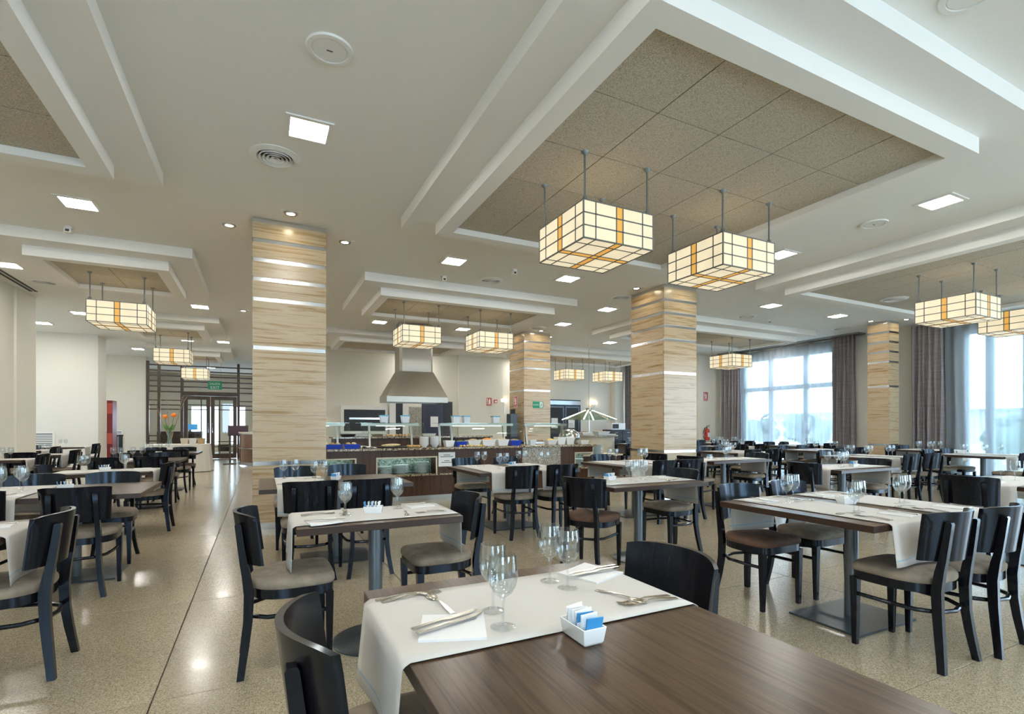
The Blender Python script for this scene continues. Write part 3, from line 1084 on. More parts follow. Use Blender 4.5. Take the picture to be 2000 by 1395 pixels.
# ---- T1: big bare table with the caddy in front
table(0.30, 1.17, 0.42, 1.70, 'large dark wood table, half bare, with a white sugar caddy on the wood', 'disc', by=0.86)
r1 = 'the half bare table'
g1 = 'settings on the half bare table'
runner(0.30, 1.17, 1.13, 1.60, 'X', 'white runner with blue hem laid across one end of the half bare table', d0=0.235, d1=0.235, seed=1)
for x, y, sd in ((0.60, 1.34, 'aisle chair'), (0.575, 1.22, 'aisle chair'), (0.89, 1.51, 'window chair'), (0.905, 1.42, 'window chair')):
    glass(x, y, f'stemmed wine glass of the {sd} pair on {r1}', g1 + ', glasses of the ' + sd)
caddy(0.73, 1.075, 90, 'white ceramic caddy of blue and white sugar packets on bare dark wood')
napkin(0.455, 1.275, -20, 'folded white napkin by the single near chair side of the half bare table', g1 + ', napkins')
napkin(1.065, 1.52, 20, 'folded white napkin on the bent back chair side of the half bare table', g1 + ', napkins')
for k, (x, y, d) in enumerate(((0.350, 1.248, -74), (0.345, 1.276, -74))):
    lay('knife', x, y, d, 'steel table knife on a napkin on the half bare table', g1 + ', knives', 0.7685)
for k, (x, y, d) in enumerate(((1.185, 1.530, 93), (1.18, 1.505, 93))):
    lay('knife', x, y, d, 'steel table knife on a napkin on the half bare table', g1 + ', knives', 0.7685)
for x, y, d in ((0.312, 1.575, -88), (0.325, 1.55, -84)):
    lay('fork', x, y, d, 'steel fork on the runner of the half bare table', g1 + ', forks')
for x, y, d in ((1.15, 1.215, 88), (1.155, 1.185, 84)):
    lay('fork', x, y, d, 'steel fork on the runner of the half bare table', g1 + ', forks')
lay('spoon', 0.488, 1.37, 5, 'steel dessert spoon on the runner of the half bare table', g1 + ', spoons')
lay('spoon', 0.975, 1.36, -160, 'steel dessert spoon on the runner of the half bare table', g1 + ', spoons')
chair(0.315, 1.30, -90, 'dark chair drawn under the draped end of the half bare table')
chair(1.14, 1.40, 90, 'dark chair across the half bare table, showing the front of its glossy back')

# ---- T2: small round based table
table(0.165, 1.085, 2.86, 3.42, 'small dark table on a round grey base, laid for two with one runner', 'disc', bx=0.62, by=3.13)
r2 = 'the small round based table by the aisle'
runner(0.165, 1.085, 2.94, 3.40, 'X', 'white runner along the small round based table for two', d0=0.235, d1=0.235, seed=2)
g2 = 'settings on the small round based table'
glass(0.45, 3.15, f'stemmed wine glass on {r2}', g2)
glass(0.455, 3.23, f'stemmed wine glass on {r2}', g2)
glass(0.79, 3.27, f'stemmed wine glass on {r2}', g2)
glass(0.80, 3.35, f'stemmed wine glass on {r2}', g2)
caddy(0.62, 3.19, -20, 'white sugar caddy in the middle of the small round based table')
place(0.19, 3.12, -90, r2, g2)
place(1.06, 3.2, 90, r2, g2)
chair(0.15, 3.10, -90, 'dark chair alone on the aisle side of the small round based table')
chair(1.04, 3.19, 90, 'dark chair with taupe seat at the window side of the small round based table')

# ---- T3: table for four with two runners
table(2.94, 4.26, 1.58, 2.60, 'dark table for four with two runners and a square steel floor plate', 'plate', bx=3.57, by=2.06)
r3 = 'the two runner table with the white bowl'
g3 = 'settings on the two runner table'
runner(3.08, 3.57, 1.58, 2.60, 'Y', 'white runner with blue hem on the two runner table, the one nearer the aisle', d0=0.235, d1=0.235, seed=3)
runner(3.74, 4.22, 1.58, 2.60, 'Y', 'white runner on the two runner table, the one nearer the windows', d0=0.235, d1=0.235, seed=4)
for x, y in ((3.26, 2.31), (3.36, 2.33), (3.25, 1.86), (3.35, 1.89), (3.93, 1.95), (4.03, 1.97)):
    glass(x, y, f'stemmed wine glass on {r3}', g3 + ', glasses')
t = thing('sugar_bowl', 'white oblong sugar bowl between two runners', 'bowl', (3.62, 2.12, 0.7505), R(-10))
bev(MB().loft([[(-sx, -sy, z), (sx, -sy, z), (sx, sy, z), (-sx, sy, z)] for z, sx, sy in ((0, 0.05, 0.028), (0.05, 0.066, 0.04), (0.05, 0.06, 0.035), (0.008, 0.045, 0.024))]).build('bowl', 'ceramic', t), 0.004, 2)
for k in range(6):
    MB().box(-0.045 + k * 0.015, -0.037 + k * 0.015, -0.022, 0.022, 0.01, 0.058).build('sugar_packet', 'packet', t, smooth=False)
for x, y, f in ((3.33, 1.60, 0), (3.95, 1.60, 0), (3.33, 2.58, 180), (3.95, 2.58, 180)):
    place(x, y, f, r3, g3)
chair(3.35, 1.62, 0, 'dark chair with taupe seat at the draped runner end of the two runner table')
chair(3.84, 1.585, 3, 'dark chair beside the first at the two runner table, toward the windows')
chair(3.31, 2.57, 180, 'dark chair with a brown seat across the two runner table', brown=True)
chair(3.88, 2.56, 180, 'dark chair with grey seat across the two runner table, toward the windows')

# ---- T4: table by the left column
table(-0.02, 1.30, 4.76, 5.77, 'dark table for four in front of the aisle column, one half bare', 'plate', bx=0.66, by=5.25, pd=0.52)
r4 = 'the table in front of the aisle column'
g4 = 'settings on the table by the aisle column'
runner(0.12, 0.56, 4.76, 5.77, 'Y', 'white runner on the table in front of the aisle column', d0=0.235, d1=0.235, seed=5)
for x, y in ((0.20, 5.62), (0.31, 5.62), (0.46, 5.22), (0.55, 5.24)):
    glass(x, y, f'stemmed wine glass on {r4}', g4 + ', glasses')
caddy(0.66, 5.27, 60, 'white sugar caddy on the table in front of the aisle column')
place(0.34, 4.79, 0, r4, g4)
place(0.34, 5.74, 180, r4, g4)
chair(0.37, 4.72, 0, 'dark chair in front of the aisle column table, by the hanging runner')
chair(0.84, 4.69, 0, 'dark chair in front of the aisle column table, at its bare half')
chair(0.34, 5.98, 180, 'dark chair between the aisle column table and the column')
chair(0.90, 6.02, 180, 'dark chair behind the bare half of the aisle column table, toward the buffet')

# ---- T5: table in front of buffet
table(2.22, 3.58, 5.32, 6.45, 'dark table for four set close to the buffet counter, two runners', 'plate', bx=2.88, by=5.9)
r5 = 'the table in front of the buffet counter'
g5 = 'settings on the table before the buffet'
runner(2.36, 2.84, 5.32, 6.45, 'Y', 'white runner on the table before the buffet, by its corner near the notice', seed=6, d0=0.235)
runner(3.02, 3.46, 5.32, 6.45, 'Y', 'white runner on the table before the buffet, on the window side', seed=7, d0=0.235)
for x, y in ((2.55, 6.2), (2.65, 6.2), (2.66, 5.75), (2.76, 5.76), (3.16, 6.2), (3.26, 6.2), (3.25, 5.75), (3.35, 5.76)):
    glass(x, y, f'stemmed wine glass on {r5}', g5 + ', glasses')
caddy(2.92, 5.9, 30, 'white sugar caddy on the table in front of the buffet counter')
for x, y, f in ((2.6, 5.36, 0), (3.24, 5.36, 0), (2.6, 6.41, 180), (3.24, 6.41, 180)):
    place(x, y, f, r5, g5, False)
chair(2.70, 5.37, 0, 'dark chair backed toward the room at the table before the buffet, nearer the aisle')
chair(3.24, 5.37, 0, 'dark chair backed toward the room at the table before the buffet, nearer the windows')
chair(2.60, 6.55, 180, 'dark chair between the buffet notice and the table before it')
chair(3.24, 6.58, 180, 'dark chair between the buffet granite panel and the table before it')

# ---- T6
table(2.74, 3.87, 3.55, 4.25, 'dark table for two on a round base with runner over its end', 'disc', bx=3.3, by=3.9)
r6 = 'the table for two with the brown seated chair'
g6 = 'settings on the table with the brown chair'
runner(2.74, 3.87, 3.72, 4.20, 'X', 'white runner on the table for two with the brown seated chair', seed=8, d0=0.235, d1=0.235)
for x, y in ((3.22, 3.86), (3.27, 4.0), (3.40, 3.93), (3.45, 4.06)):
    glass(x, y, f'stemmed wine glass on {r6}', g6 + ', glasses')
place(2.78, 3.95, -90, r6, g6)
place(3.83, 3.95, 90, r6, g6)
caddy(3.08, 4.06, 10, 'white sugar caddy among glasses on the table with the brown chair')
chair(2.72, 3.86, -60, 'dark chair with a brown seat turned at the end of a table for two', brown=True)
chair(3.80, 4.0, 90, 'dark chair with grey seat opposite the turned brown one')

# ---- T7
table(4.28, 5.5, 5.38, 6.35, 'dark table for four between the buffet end and the tall column', 'plate')
r7 = 'the table between the buffet end and the tall column'
g7 = 'settings on the table by the buffet end'
runner(4.42, 4.88, 5.38, 6.35, 'Y', 'white runner hanging pink shaded off the table at the buffet end', seed=9)
runner(5.0, 5.4, 5.38, 6.35, 'Y', 'white runner on the column side of the table at the buffet end', seed=10)
for x, y in ((4.62, 6.1), (4.72, 6.08), (4.85, 5.7), (4.95, 5.7), (5.2, 6.1), (5.3, 6.1)):
    glass(x, y, f'stemmed wine glass on {r7}', g7 + ', glasses')
chair(4.87, 6.45, 180, 'dark chair behind the table at the buffet end')
chair(4.85, 5.36, 0, 'dark chair backed to the room at the table by the buffet end')
chair(5.32, 5.36, 0, 'dark chair at the column side of the table by the buffet end')
napkin(4.66, 5.55, 10, f'folded white napkin on {r7}', g7 + ', napkins')
napkin(5.2, 5.55, -10, f'folded white napkin on {r7}', g7 + ', napkins')

# ---- T8
table(6.1, 7.4, 5.5, 6.3, 'dark table for two just in front of the tall column base', 'plate')
r8 = 'the table at the foot of the tall column'
g8 = 'settings on the table at the tall column'
runner(6.1, 7.4, 5.62, 6.12, 'X', 'white runner along the table at the foot of the tall column', seed=11, d0=0.235)
for x, y in ((6.62, 5.75), (6.72, 5.82), (6.9, 5.95), (7.0, 6.0)):
    glass(x, y, f'stemmed wine glass on {r8}', g8 + ', glasses')
caddy(6.5, 5.95, 20, 'white sugar caddy on the table at the foot of the tall column')
chair(6.02, 5.78, -75, 'dark chair turned at the end of the table at the tall column')
chair(7.32, 5.85, 90, 'dark chair facing the turned one at the tall column table')
chair(6.05, 6.6, -70, 'dark chair standing close to the tall column face')
napkin(6.3, 5.8, 0, f'folded white napkin on {r8}', g8 + ', napkins')
napkin(7.2, 5.85, 0, f'folded white napkin on {r8}', g8 + ', napkins')

# ---- T9
table(6.25, 7.5, 3.72, 4.45, 'dark table for two with four glasses, behind the two runner table', 'plate')
r9 = 'the table for two behind the two runner table'
g9 = 'settings on the table behind the two runner table'
runner(6.25, 7.5, 3.84, 4.34, 'X', 'white runner on the table for two behind the two runner table', seed=12, d0=0.235)
for x, y in ((6.68, 3.98), (6.8, 4.02), (6.86, 4.14), (6.98, 4.1), (6.75, 4.2)):
    glass(x, y, f'stemmed wine glass on {r9}', g9 + ', glasses')
caddy(6.95, 3.98, 0, 'white sugar caddy on the table behind the two runner table')
chair(6.27, 4.1, -86, 'dark chair with a broad back behind the two runner table')
chair(7.47, 4.1, 90, 'dark chair facing back across the table behind the two runner table')
napkin(7.25, 4.05, 0, f'folded white napkin on {r9}', g9 + ', napkins')

# ---- T12: right edge
table(6.0, 7.2, 1.95, 2.65, 'dark table at the window side beside the two runner table, with three glasses', 'plate')
r12 = 'the table past the two runner table toward the windows'
g12 = 'settings on the table past the two runner table'
runner(6.0, 7.2, 2.05, 2.55, 'X', 'white runner on the table past the two runner table', seed=13, d0=0.235)
for x, y in ((6.55, 2.36), (6.62, 2.28), (6.74, 2.22)):
    glass(x, y, f'stemmed wine glass on {r12}', g12 + ', glasses')
chair(5.98, 2.33, -86, 'dark broad backed chair at the table past the two runner table')
napkin(6.2, 2.3, 0, f'folded white napkin on {r12}', g12 + ', napkins')

# ---- far window side tables


FAR = {21: 'the table in the middle before the wide window', 22: 'the table close to the wide window mullions', 23: 'the table just past the tall column',
       24: 'the table midway to the slim column', 25: 'the table at the foot of the slim column', 26: 'the table behind the tall column', 27: 'the table in line with the garden doors',
       28: 'the table by the drape behind the slim column', 29: 'the table by the garden door handles', 30: 'the table near the fire extinguisher', 31: 'the table under the wide window'}


def far_table(x0, x1, y0, y1, chairs, seed, along='Y', glasses=6):
    ref = FAR[seed]
    table(x0, x1, y0, y1, 'dark dining ' + ref[4:], 'plate')
    rd = random.Random(seed)
    rl = 'white runner on ' + ref
    gl = 'runners on ' + ref
    cx, cy = (x0 + x1) / 2, (y0 + y1) / 2
    if along == 'Y':
        hw = min(0.46, (x1 - x0) / 2 - 0.12)
        runner(x0 + 0.1, x0 + 0.1 + hw, y0, y1, 'Y', rl, gl, seed=seed)
        runner(x1 - 0.1 - hw, x1 - 0.1, y0, y1, 'Y', rl, gl, seed=seed + 50)
        spots = [(x0 + 0.3, y0 + 0.35), (x0 + 0.42, y0 + 0.37), (x0 + 0.3, y1 - 0.32), (x0 + 0.41, y1 - 0.33), (x1 - 0.4, y0 + 0.35), (x1 - 0.28, y0 + 0.33), (x1 - 0.4, y1 - 0.3), (x1 - 0.28, y1 - 0.32)]
    else:
        runner(x0, x1, y0 + 0.12, y1 - 0.12, 'X', rl, gl, seed=seed)
        spots = [(cx - 0.25, cy), (cx - 0.15, cy + 0.05), (cx + 0.16, cy - 0.05), (cx + 0.27, cy)]
    for (x, y) in spots[:glasses]:
        glass(x + rd.uniform(-0.02, 0.02), y + rd.uniform(-0.02, 0.02), 'stemmed wine glass on ' + ref, 'glasses on ' + ref)
    for (x, y, f) in chairs:
        wh = 'backed to the room' if f == 0 else 'facing the room'
        chair(x, y, f + rd.uniform(-5, 5), f'dark chair {wh} at {ref}', f'chairs {wh}, {ref}')
    tag(link('napkin', MN, None, (cx + 0.3, cy - 0.3, 0.7552), 0.3), 'folded white napkin on ' + ref, 'napkin')


def four(x0, x1, y0, y1, which='FfBb'):
    a, b = x0 + 0.31, x1 - 0.31
    d = {'F': (a, y0 - 0.02, 0), 'f': (b, y0 - 0.02, 0), 'B': (a, y1 + 0.02, 180), 'b': (b, y1 + 0.02, 180)}
    return [d[c] for c in which]


far_table(9.0, 10.3, 4.75, 5.75, four(9.2, 10.5, 4.75, 5.75), 21)
far_table(11.4, 12.7, 4.1, 5.1, four(11.4, 12.7, 4.1, 5.1, 'BbF'), 22, glasses=5)
far_table(8.3, 9.5, 7.0, 7.9, four(8.3, 9.5, 7.0, 7.9, 'FfBb'), 23, glasses=4)
far_table(10.6, 11.9, 6.7, 7.6, four(10.6, 11.9, 6.7, 7.6, 'FfBb'), 24)
far_table(12.9, 14.0, 5.6, 6.5, four(12.9, 14.0, 5.6, 6.5, 'Bb'), 25, glasses=5)
far_table(8.2, 9.4, 9.2, 10.1, four(8.2, 9.4, 9.2, 10.1, 'FfBb'), 26)
far_table(10.4, 11.7, 9.0, 9.95, four(10.4, 11.7, 9.0, 9.95, 'FfBb'), 27)
far_table(12.6, 13.9, 8.6, 9.5, four(12.6, 13.9, 8.6, 9.5, 'FfBb'), 28)
far_table(12.4, 13.7, 10.9, 11.8, four(12.4, 13.7, 10.9, 11.8, 'FfBb'), 29)
far_table(9.6, 10.9, 11.5, 12.4, four(9.6, 10.9, 11.5, 12.4, 'FfBb'), 30)
far_table(12.6, 13.9, 2.4, 3.3, four(12.6, 13.9, 2.4, 3.3, 'B'), 31, glasses=4)

# ---- left side tables
table(-2.25, -1.13, 3.2, 3.86, 'dark table for two at the corner of the left row', 'disc')
runner(-2.25, -1.13, 3.3, 3.76, 'X', 'white runner on the table for two at the start of the left row', seed=40, d0=0.235, d1=0.235)
rl0 = 'the first left table for two'
place(-1.16, 3.5, 90, rl0, 'settings at the start of the left row')
glass(-1.6, 3.6, f'stemmed wine glass on {rl0}', 'settings at the start of the left row, glasses')
glass(-1.7, 3.6, f'stemmed wine glass on {rl0}', 'settings at the start of the left row, glasses')
chair(-1.20, 3.53, 90, 'dark chair with its rounded back to the aisle, first in the left row')
table(-2.15, -0.87, 4.97, 5.95, 'dark table for four in the left row, bare toward the aisle', 'plate', bx=-1.42, by=5.53)
rl1 = 'the bare ended left table'
gl1 = 'settings on the bare ended left table'
runner(-2.06, -1.62, 4.97, 5.95, 'Y', 'white runner on the left table with the bare aisle end', seed=41, d0=0.235)
for x, y in ((-1.98, 5.75), (-1.86, 5.78), (-1.87, 5.45), (-1.75, 5.5), (-2.0, 5.3)):
    glass(x, y, f'stemmed wine glass on {rl1}', gl1 + ', glasses')
caddy(-1.48, 5.5, 15, 'white sugar caddy on the left table with the bare aisle end')
place(-1.84, 5.0, 0, rl1, gl1)
chair(-1.25, 5.05, 0, 'dark chair with taupe seat on the aisle side of the bare ended left table')
chair(-1.86, 5.04, 0, 'dark chair at the runner end of the bare ended left table')
chair(-1.30, 6.02, 180, 'dark chair facing out behind the bare ended left table, on the aisle side')
chair(-1.88, 6.02, 180, 'dark chair facing out behind the bare ended left table, on the wall side')
table(-2.12, -1.17, 7.2, 7.9, 'dark table for two in the left row, runner along its length', 'disc', br=0.15)
rl2 = 'the left table for two'
runner(-2.12, -1.17, 7.3, 7.8, 'X', 'white runner along the left table for two', seed=42, d1=0.235)
for x, y in ((-1.86, 7.45), (-1.84, 7.55), (-1.5, 7.6), (-1.46, 7.5)):
    glass(x, y, f'stemmed wine glass on {rl2}', 'glasses on the left table for two')
caddy(-1.68, 7.6, 20, 'white sugar caddy on the left table for two')
chair(-1.26, 7.62, 90, 'dark chair standing sideways to the aisle at the left table for two')
chair(-2.06, 7.6, -90, 'dark chair on the wall side of the left table for two')
place(-1.2, 7.55, 90, rl2, 'settings on the left table for two', False)
for y0, nm, sd in ((9.35, 'second far', 43), (11.8, 'last', 44)):
    table(-2.35, -1.14, y0, y0 + 0.98, f'dark table for four, {nm} one of the left row', 'plate')
    rr = f'the {nm} left row table'
    runner(-2.25, -1.8, y0, y0 + 0.98, 'Y', f'white runner on {rr}', seed=sd)
    for x, y in ((-2.1, y0 + 0.65), (-2.0, y0 + 0.62), (-1.85, y0 + 0.66), (-1.72, y0 + 0.64)):
        glass(x, y, f'stemmed wine glass on {rr}', f'glasses on the {nm} left table')
    for x, y, f in ((-1.48, y0 + 0.02, 0), (-2.02, y0 + 0.02, 0), (-1.48, y0 + 0.96, 180), (-2.02, y0 + 0.96, 180)):
        wh = 'backed to the room' if f == 0 else 'facing the room'
        chair(x, y, f, f'dark chair {wh} at {rr}', f'chairs {wh} at the {nm} left table')
for (x0, x1, y0, y1, lab, chs, sd) in ((-4.04, -3.36, 10.5, 11.2, 'narrow dark table against the left wall', [(-3.40, 10.85, 90)], 45),
                                       (-4.04, -3.36, 12.1, 12.8, 'narrow dark table against the left wall beside the corner', [(-3.40, 12.45, 90), (-3.7, 11.72, 0)], 46),
                                       (-5.3, -4.3, 14.3, 15.0, 'dark table with glasses inside the first wall alcove', [(-4.8, 15.25, 180), (-4.30, 14.6, 90)], 47),
                                       (-5.1, -4.05, 16.3, 17.0, 'dark table on a grey pole deep in the first alcove', [(-4.05, 16.6, 90)], 48)):
    table(x0, x1, y0, y1, lab, 'disc', br=0.19)
    runner(x0, x1, y0 + 0.1, y1 - 0.1, 'X', 'white runner on the ' + lab.replace('dark ', ''), seed=sd, d0=0.01, d1=0.235)
    glass((x0 + x1) / 2, (y0 + y1) / 2, 'stemmed wine glass on the ' + lab.replace('dark ', ''), 'glasses on the wall side tables')
    glass((x0 + x1) / 2 + 0.1, (y0 + y1) / 2, 'stemmed wine glass on the ' + lab.replace('dark ', ''), 'glasses on the wall side tables')
    for x, y, f in chs:
        chair(x, y, f, 'dark chair at the ' + lab.replace('dark ', ''), 'chairs at the wall side tables')
drop(CH)
drop(CHB)
drop(GL)
drop(CAD)

# ================================================================== BUFFET
YB = 8.62
bf = thing('buffet_counter', 'long dark wood buffet counter with plate niches and granite ledge', 'counter', (0.3, YB, 0))
X0, X1 = 0.0, 5.82        # local (origin at x = 0.3)
MB().box(X0 + 0.02, X1 - 0.02, 0.0, 0.75, 0, 0.085).build('skirting', 'steel', bf, smooth=False)
lowc = MB().box(X0, X1, -0.06, 0.8, 0.085, 0.43).build('plinth', 'buffet_wood', bf, smooth=False)
MB().box(X0, X1, -0.09, 0.2, 0.43, 0.455).build('granite_ledge', 'granite', bf, smooth=False)
MB().box(X0, X1, 0.38, 0.8, 0.455, 0.872).build('rear_carcass', 'buffet_wood', bf, smooth=False)
segs = [(0.0, 0.45, 'w'), (0.45, 1.1, 'n'), (1.1, 1.42, 'w'), (1.42, 2.48, 'n'), (2.48, 3.3, 'w'), (3.3, 4.16, 'w'), (4.16, 5.02, 'g'), (5.02, 5.36, 'w'), (5.36, 5.8, 'n')]
for a, b, k in segs:
    if k == 'w':
        MB().box(a + 0.002, b - 0.002, 0, 0.38, 0.455, 0.872).build('front_panel', 'buffet_wood', bf, smooth=False)
    elif k == 'g':
        MB().box(a + 0.002, b - 0.002, -0.02, 0.38, 0.455, 0.872).build('granite_panel', 'granite_grey', bf, smooth=False)
    else:
        n = MB().box(a, b, 0, 0.38, 0.755, 0.872).build('niche_header', 'buffet_wood', bf, smooth=False)
        MB().box(a, b, 0.355, 0.379, 0.456, 0.755).build('niche_back', 'niche_back', n, smooth=False)
        MB().box(a + 0.06, b - 0.06, 0.03, 0.05, 0.748, 0.754).build('fill_strip', 'niche_fill', n, smooth=False)  # glowing strip added to lift the dark niche and its plates
        MB().box(a, b, -0.012, 0.01, 0.735, 0.757).box(a, a + 0.02, -0.012, 0.01, 0.456, 0.735).box(b - 0.02, b, -0.012, 0.01, 0.456, 0.735).build('niche_frame', 'trim_cream', n, smooth=False)
ct = tag(bev(MB().box(X0 - 0.05, X1 + 0.06, -0.06, 0.86, 0.872, 0.912).build('worktop', 'granite', None, (0.3, YB, 0.0005), smooth=False), 0.006, 2), 'speckled granite worktop of the long buffet counter', 'worktop')
MPL = MB().lathe([(0, 0), (0.075, 0), (0.08, 0.004), (0.135, 0.018), (0.138, 0.021), (0.132, 0.021), (0.08, 0.008), (0, 0.007)], 24).mesh('plate', 'ceramic_blueish')
for (x, n) in ((1.9, 7), (2.18, 8), (2.55, 10), (0.9, 5), (1.2, 5), (5.83, 8)):
    for k in range(n):
        tag(link('plate', MPL, None, (x, YB + 0.17, 0.4562 + k * 0.0195)), 'pale blue white plate in a stack in the counter niches', 'plate', 'plates stacked in the counter niches')
nt_ = thing('paper_notice', 'white printed paper notice taped to the counter front', 'notice', (2.96, YB - 0.003, 0.57))
MB().box(-0.155, 0.155, 0, 0.002, 0, 0.25).build('sheet', 'paper', nt_, smooth=False)
for k, (z, hw) in enumerate(((0.195, 0.06), (0.165, 0.12), (0.095, 0.05), (0.065, 0.1))):
    MB().box(-hw, hw, -0.0008, 0, z, z + 0.012).build('printed_line', 'ink', nt_, smooth=False)
# raised rear tier
bt = thing('buffet_tier', 'raised dark wood serving tier with granite top behind the counter', 'counter', (1.2, 9.75, 0))
MB().box(0, 3.1, 0, 0.5, 0, 1.05).build('carcass', 'buffet_wood', bt, smooth=False)
bev(MB().box(-0.04, 3.14, -0.05, 0.55, 1.05, 1.085).build('granite_top', 'granite', bt, smooth=False), 0.005, 1)


def guard(x0, x1, label, posts, zt=1.335, wood=False, y=YB + 0.18):
    t = thing('sneeze_guard', label, 'sneeze guard', (0, y, 0.9125))
    zz = zt - 0.9125
    for k, (px, lean) in enumerate(posts):
        MB().bar((px, 0.17, 0.006), (px + 0.0, 0.23, zz - 0.03), 0.03, 0.05, (0, 1, 0)).build('post', 'wicker' if False else 'steel', t, smooth=False)
    MB().box(x0, x1, 0.02, 0.5, zz, zz + 0.01).build('glass_shelf', 'pane_green', t, smooth=False)
    MB().box(x0 + 0.05, x1 - 0.05, 0.18, 0.26, zz - 0.045, zz - 0.001).build('lamp_housing', 'steel', t, smooth=False)
    MB().box(x0 + 0.3, x1 - 0.3, 0.195, 0.235, zz - 0.05, zz - 0.046).build('lamp_tube', 'strip_on', t, smooth=False)
    g = [[(x0 + (x1 - x0) * i, 0.02 - 0.12 * math.sin(s * PI / 2 * 1.0), zz - s * 0.2) for s in (0, 0.25, 0.5, 0.75, 1)] for i in (0, 1)]
    MB().sheet(g, 0.006, (0, 1, 0)).build('glass_front', 'pane', t)
    return t


guard(0.35, 1.32, 'glass sneeze guard with slanted steel arms over the blue pastry tray', [(0.95, 1), (1.15, 1), (0.45, 1)])
guard(1.5, 2.6, 'glass sneeze guard over the black bread tray', [(1.68, 0), (2.42, 0)])
guard(2.9, 4.5, 'long glass sneeze guard over the white salad bowls', [(2.95, 0), (3.18, 0), (4.26, 0)])
guard(4.66, 5.75, 'glass sneeze guard at the far end by the domed dish', [(4.75, 0), (5.6, 0)])

ZT = 0.913


def tray(name, label, x, y, sx, sy, h, mat, z=ZT, rz=0):
    return bev(tag(MB().loft([[(-a, -b, q), (a, -b, q), (a, b, q), (-a, b, q)] for q, a, b in ((0, sx * 0.92, sy * 0.9), (h, sx, sy), (h, sx * 0.96, sy * 0.94), (0.006, sx * 0.89, sy * 0.86))]).build(name, mat, None, (x, y, z), smooth=False, rz=rz), label, 'tray'), 0.004, 2)


def food(name, label, x, y, z, rx, ry, rz, mat, cat, group):
    return tag(MB().blob(0, 0, rz, rx, ry, rz, 10, 7, 0.06).build(name, mat, None, (x, y, z), angle=80), label, cat, group)


tray('serving_tray', 'bright blue tray of pastries at the column end of the buffet', 0.98, YB + 0.14, 0.2, 0.13, 0.075, 'blue_plastic')
tray('serving_tray', 'second bright blue tray of pastries next to the column', 1.335, YB + 0.14, 0.12, 0.13, 0.075, 'blue_plastic')
for k in range(12):
    food('pastry', 'golden pastry heaped in the blue trays', (0.85, 0.945, 1.04, 1.125, 1.29, 1.385)[k % 6], YB + 0.09 + (k // 6) * 0.1, ZT + 0.042, 0.036, 0.04, 0.03, 'bread' if k % 2 else 'pastry', 'pastry', 'pastries in the blue trays')
tray('bread_tray', 'flat black tray of bread in the middle of the counter', 2.0, YB + 0.12, 0.26, 0.14, 0.022, 'black')
g = [[(-0.13 + 0.26 * i / 8, -0.1 + 0.2 * j / 6, 0.006 + 0.05 * abs(math.sin(i * 0.9 + j * 0.5)) * (1 - i / 10)) for j in range(7)] for i in range(9)]
tag(MB().sheet(g, 0.004).build('napkin_cloth', 'napkin', None, (1.60, YB + 0.08, ZT + 0.001), angle=70), 'crumpled white cloth between blue tray and black tray', 'cloth')
for k in range(5):
    tag(MB().blob(0, 0, 0.022, 0.15, 0.022, 0.022, 10, 8).build('baguette', 'bread', None, (1.96 + 0.02 * k, YB + 0.035 + k * 0.045, ZT + 0.024)), 'pale baguette lying on the black bread tray', 'bread', 'baguettes on the black tray')
for k in range(7):
    food('bread_roll', 'small golden bread slice piled by the bowl stack', 2.32 + (k % 3) * 0.07, YB + 0.06 + (k // 3) * 0.07, ZT, 0.04, 0.032, 0.022, 'pastry', 'bread', 'bread slices by the bowls')
MBW = MB().lathe([(0, 0), (0.04, 0), (0.045, 0.01), (0.085, 0.055), (0.088, 0.06), (0.082, 0.06), (0.04, 0.015), (0, 0.012)], 24).mesh('bowl', 'ceramic')
for x in (2.58, 2.772):
    for k in range(8):
        tag(link('bowl', MBW, None, (x, YB + 0.12, ZT + k * 0.018)), 'white bowl in the two tall stacks on the buffet', 'bowl', 'stacked white bowls on the buffet')


def big_bowl(x, y, sx, sy, h, label, fill, z=ZT, mat='ceramic'):
    t = thing('serving_bowl', label, 'bowl', (x, y, z))
    bev(MB().loft([[(-a, -b, q), (a, -b, q), (a, b, q), (-a, b, q)] for q, a, b in ((0, sx * 0.75, sy * 0.75), (h, sx, sy), (h, sx * 0.92, sy * 0.92), (0.012, sx * 0.68, sy * 0.68))]).build('bowl', mat, t, smooth=False), 0.006, 2)
    if fill:
        MB().blob(0, 0, h * 0.8, sx * 0.85, sy * 0.85, h * 0.45, 12, 7, 0.1).build('food', fill, t, angle=80)
    return t


big_bowl(3.06, YB + 0.18, 0.09, 0.08, 0.11, 'small white pot at the long guard beside the blue tub', None)
big_bowl(3.28, YB + 0.18, 0.11, 0.09, 0.09, 'blue square tub under the long guard', 'greens', mat='blue_plastic')
big_bowl(3.53, YB + 0.18, 0.13, 0.1, 0.11, 'white square bowl of salad next to the blue tub', 'salad')
big_bowl(3.82, YB + 0.18, 0.14, 0.1, 0.12, 'white square bowl heaped with orange carrot', 'orange')
big_bowl(4.12, YB + 0.18, 0.12, 0.1, 0.12, 'white square bowl of pale rice salad', 'bread')
big_bowl(4.4, YB + 0.18, 0.12, 0.1, 0.1, 'blue square tub near the column end of the long guard', 'salad', mat='blue_plastic')
for k in range(8):
    food('potato_slice', 'golden slice in the flat heap on the counter front', 3.22 + (k % 8) * 0.065, YB - 0.01, ZT, 0.03, 0.028, 0.016, 'yellow_fruit' if k % 3 == 0 else 'bread', 'food', 'golden slices on the counter front')
big_bowl(5.2, YB + 0.18, 0.11, 0.1, 0.1, 'white bowl of yellow peppers before the domed dish', 'yellow_fruit')
big_bowl(5.41, YB + 0.16, 0.1, 0.09, 0.15, 'tall white pot before the domed dish', None)
big_bowl(5.62, YB + 0.16, 0.1, 0.09, 0.14, 'second tall white pot touching the domed dish', None)
